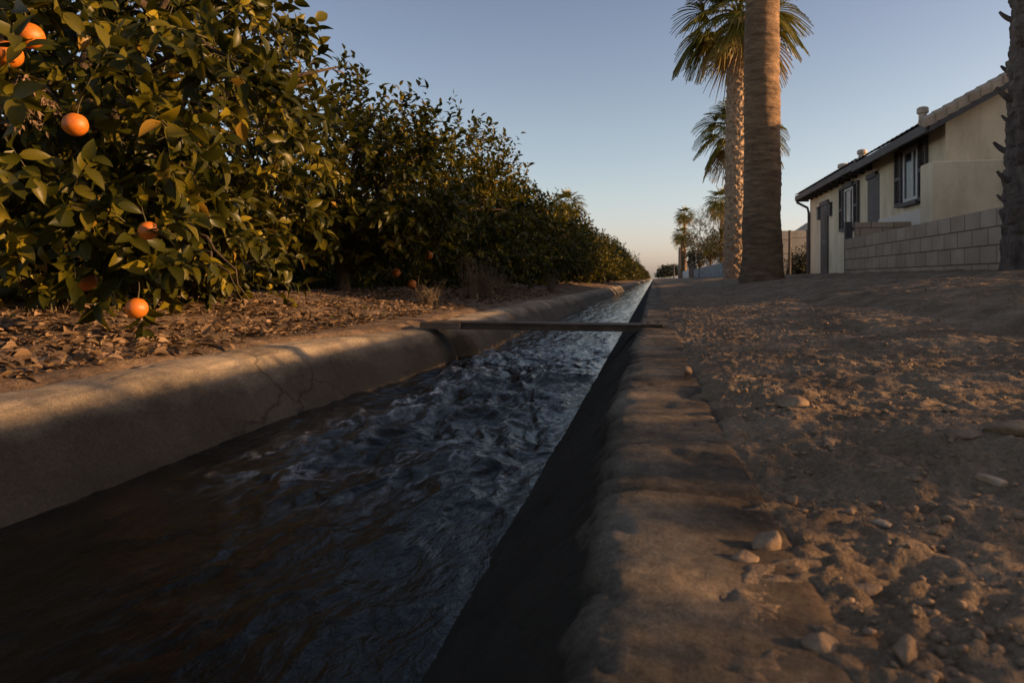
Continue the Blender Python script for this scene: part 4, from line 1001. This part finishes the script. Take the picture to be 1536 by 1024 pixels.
    window(root, 5.0, Y_at(1282, 5.0), Y_at(1268, 5.0), 1.62, 2.66, True)
    # narrow dark window/door of part A nearest B
    yb0, yb1 = Y_at(1316, 5.0), Y_at(1304, 5.0)
    mb = MB(); mb.box(4.96, 5.02, yb0, yb1, .55, 2.62); o = mb.build('side_door', M['trim_dark'], root)
    mb = MB(); mb.box(4.93, 5.02, yb0-.07, yb1+.07, 2.623, 2.75, .01); mb.build('lintel', M['trim_dark'], o)
    mb = MB(); mb.box(4.935, 4.995, yb0-.34, yb0-.08, 1.55, 2.66, .01); mb.build('shutter', M['trim_dark'], o)
    # door of part A
    yd0, yd1 = Y_at(1243, 5.0), Y_at(1233, 5.0)
    mb = MB(); mb.box(4.955, 5.02, yd0, yd1, .45, 2.47); o = mb.build('door', M['trim_dark'], root)
    mb = MB(); mb.box(4.93, 5.02, yd0-.08, yd1+.08, 2.473, 2.60, .01); mb.build('lintel', M['trim_dark'], o)
    mb = MB(); mb.box(4.945, 4.953, yd0+.15, yd1-.15, 1.45, 2.3, .003); mb.box(4.945, 4.953, yd0+.15, yd1-.15, .65, 1.3, .003); mb.build('door_panel', M['post'], o)
    mb = MB(); mb.tube([(4.955, yd0+.09, 1.42), (4.90, yd0+.09, 1.42), (4.90, yd0+.2, 1.42)], .014, 6); mb.build('handle', M['vent'], o)
    for yy in (yd0-.42, yd1+.12):
        mb = MB(); mb.box(4.92, 4.998, yy, yy+.22, 2.1, 2.44, .015); mb.box(4.90, 4.998, yy-.02, yy+.24, 2.443, 2.49, .01); mb.build('lantern', M['trim_dark'], root)
    # roof vents
    def vent(px, pyb, D, h, rad, capr):
        p = at(px, pyb, D); mb = MB(); mb.tube([p-[0, 0, .7], p+[0, 0, h]], rad, 14); mb.tube([p+[0, 0, h], p+[0, 0, h+.03], p+[0, 0, h+.10], p+[0, 0, h+.12]], [capr, capr*1.05, capr*1.0, capr*.7], 14)
        mb.build('roof_vent', M['vent'], root, smooth=False)
    vent(1384, 178, 13.2, .10, .07, .10); vent(1265, 258, 20.0, .12, .13, .15); vent(1293, 238, 18.5, .12, .09, .12)
    # unseen rear wing towards the viewer, added to shade the near trees
    mb = MB(); mb.box(7.6, 12.2, 7.6, 12.60, zb, 3.2); mb.build('shade_wing_wall', M['stucco'], root)
    mb = MB(); mb.add([(7.3, 7.3, 3.1), (12.5, 7.3, 3.1), (9.9, 7.3, 4.05), (7.3, 12.62, 3.1), (12.5, 12.62, 3.1), (9.9, 12.62, 4.05)], [(0, 2, 1), (3, 4, 5), (0, 3, 5, 2), (1, 2, 5, 4), (0, 1, 4, 3)])
    mb.build('shade_wing_roof', M['tile'], root)
house()
def plain_house(x0, x1, y0, y1, ze, rise, label, wm='stucco', zb=.3, windows=True, over=.35):
    t = thing('house', label, 'house', ((x0+x1)/2, (y0+y1)/2, zb)); xm = (x0+x1)/2
    mb = MB(); mb.box(x0, x1, y0, y1, zb, ze)
    mb.add([(x0, y0, ze), (x1, y0, ze), (xm, y0, ze+rise), (x0, y1, ze), (x1, y1, ze), (xm, y1, ze+rise)], [(0, 1, 2), (5, 4, 3), (1, 4, 5, 2), (0, 2, 5, 3)])
    mb.build('wall', M[wm], t)
    mb = MB(); k = rise/(xm-x0); zo = ze-over*k+.06
    for s in (1, -1):
        xe = x0-over if s > 0 else x1+over
        tiled_slope(mb, xe, zo, xm, ze+rise+.06, y0-over, y1+over)
        mb.add([(xe, y0-over, zo-.01), (xm, y0-over, ze+rise+.05), (xm, y1+over, ze+rise+.05), (xe, y1+over, zo-.01), (xe, y0-over, zo-.13), (xm, y0-over, ze+rise-.08), (xm, y1+over, ze+rise-.08), (xe, y1+over, zo-.13)],
               [(7, 6, 5, 4), (0, 4, 5, 1), (2, 6, 7, 3), (3, 7, 4, 0)])
    mb.build('roof', M['tile'], t)
    if windows:
        for yy in np.arange(y0+1.5, y1-1.5, 3.2): window(t, x0, yy, yy+1.1, ze-1.5, ze-.45, True, True)
    return t
# next houses down the bank
plain_house(8.6, 13.0, 32.0, 46.0, 3.1, 1.5, 'unseen tan house added behind the palm trunks to shade the far trees', windows=False)  # unseen house, added only as a shadow caster for the far trees
plain_house(4.9, 11.0, 84.0, 100.0, 3.6, 1.3, 'small white house with low roof at the far end of the grey wall', 'stucco_grey')
plain_house(5.5, 12.0, 125.0, 160.0, 3.2, 1.4, 'small tan house far off at the end of the right bank', windows=False)
# unseen neighbour right of the viewer, added to shade the near ground
plain_house(5.2, 12.5, -12.0, 0.2, 3.2, 1.6, 'unseen neighbouring house added on the near right to shade the foreground')
# utility poles far off
for (px, py, D, lab) in ((1019.5, 371, 120, 'dark shaggy pole standing beside the far white house'), (1011, 397, 170, 'thin utility pole among the tiny far trees')):
    p = at(px, py, D); mb = MB(); mb.tube([(p[0], p[1], .2), (p[0], p[1], p[2])], [.28, .2] if D == 120 else [.16, .12], 8)
    if D != 120: mb.box(p[0]-.9, p[0]+.9, p[1]-.06, p[1]+.06, p[2]-.7, p[2]-.55)
    tag(mb.build('utility_pole', M['trim_dark'], None, loc=(p[0], p[1], .2)), lab, 'pole')
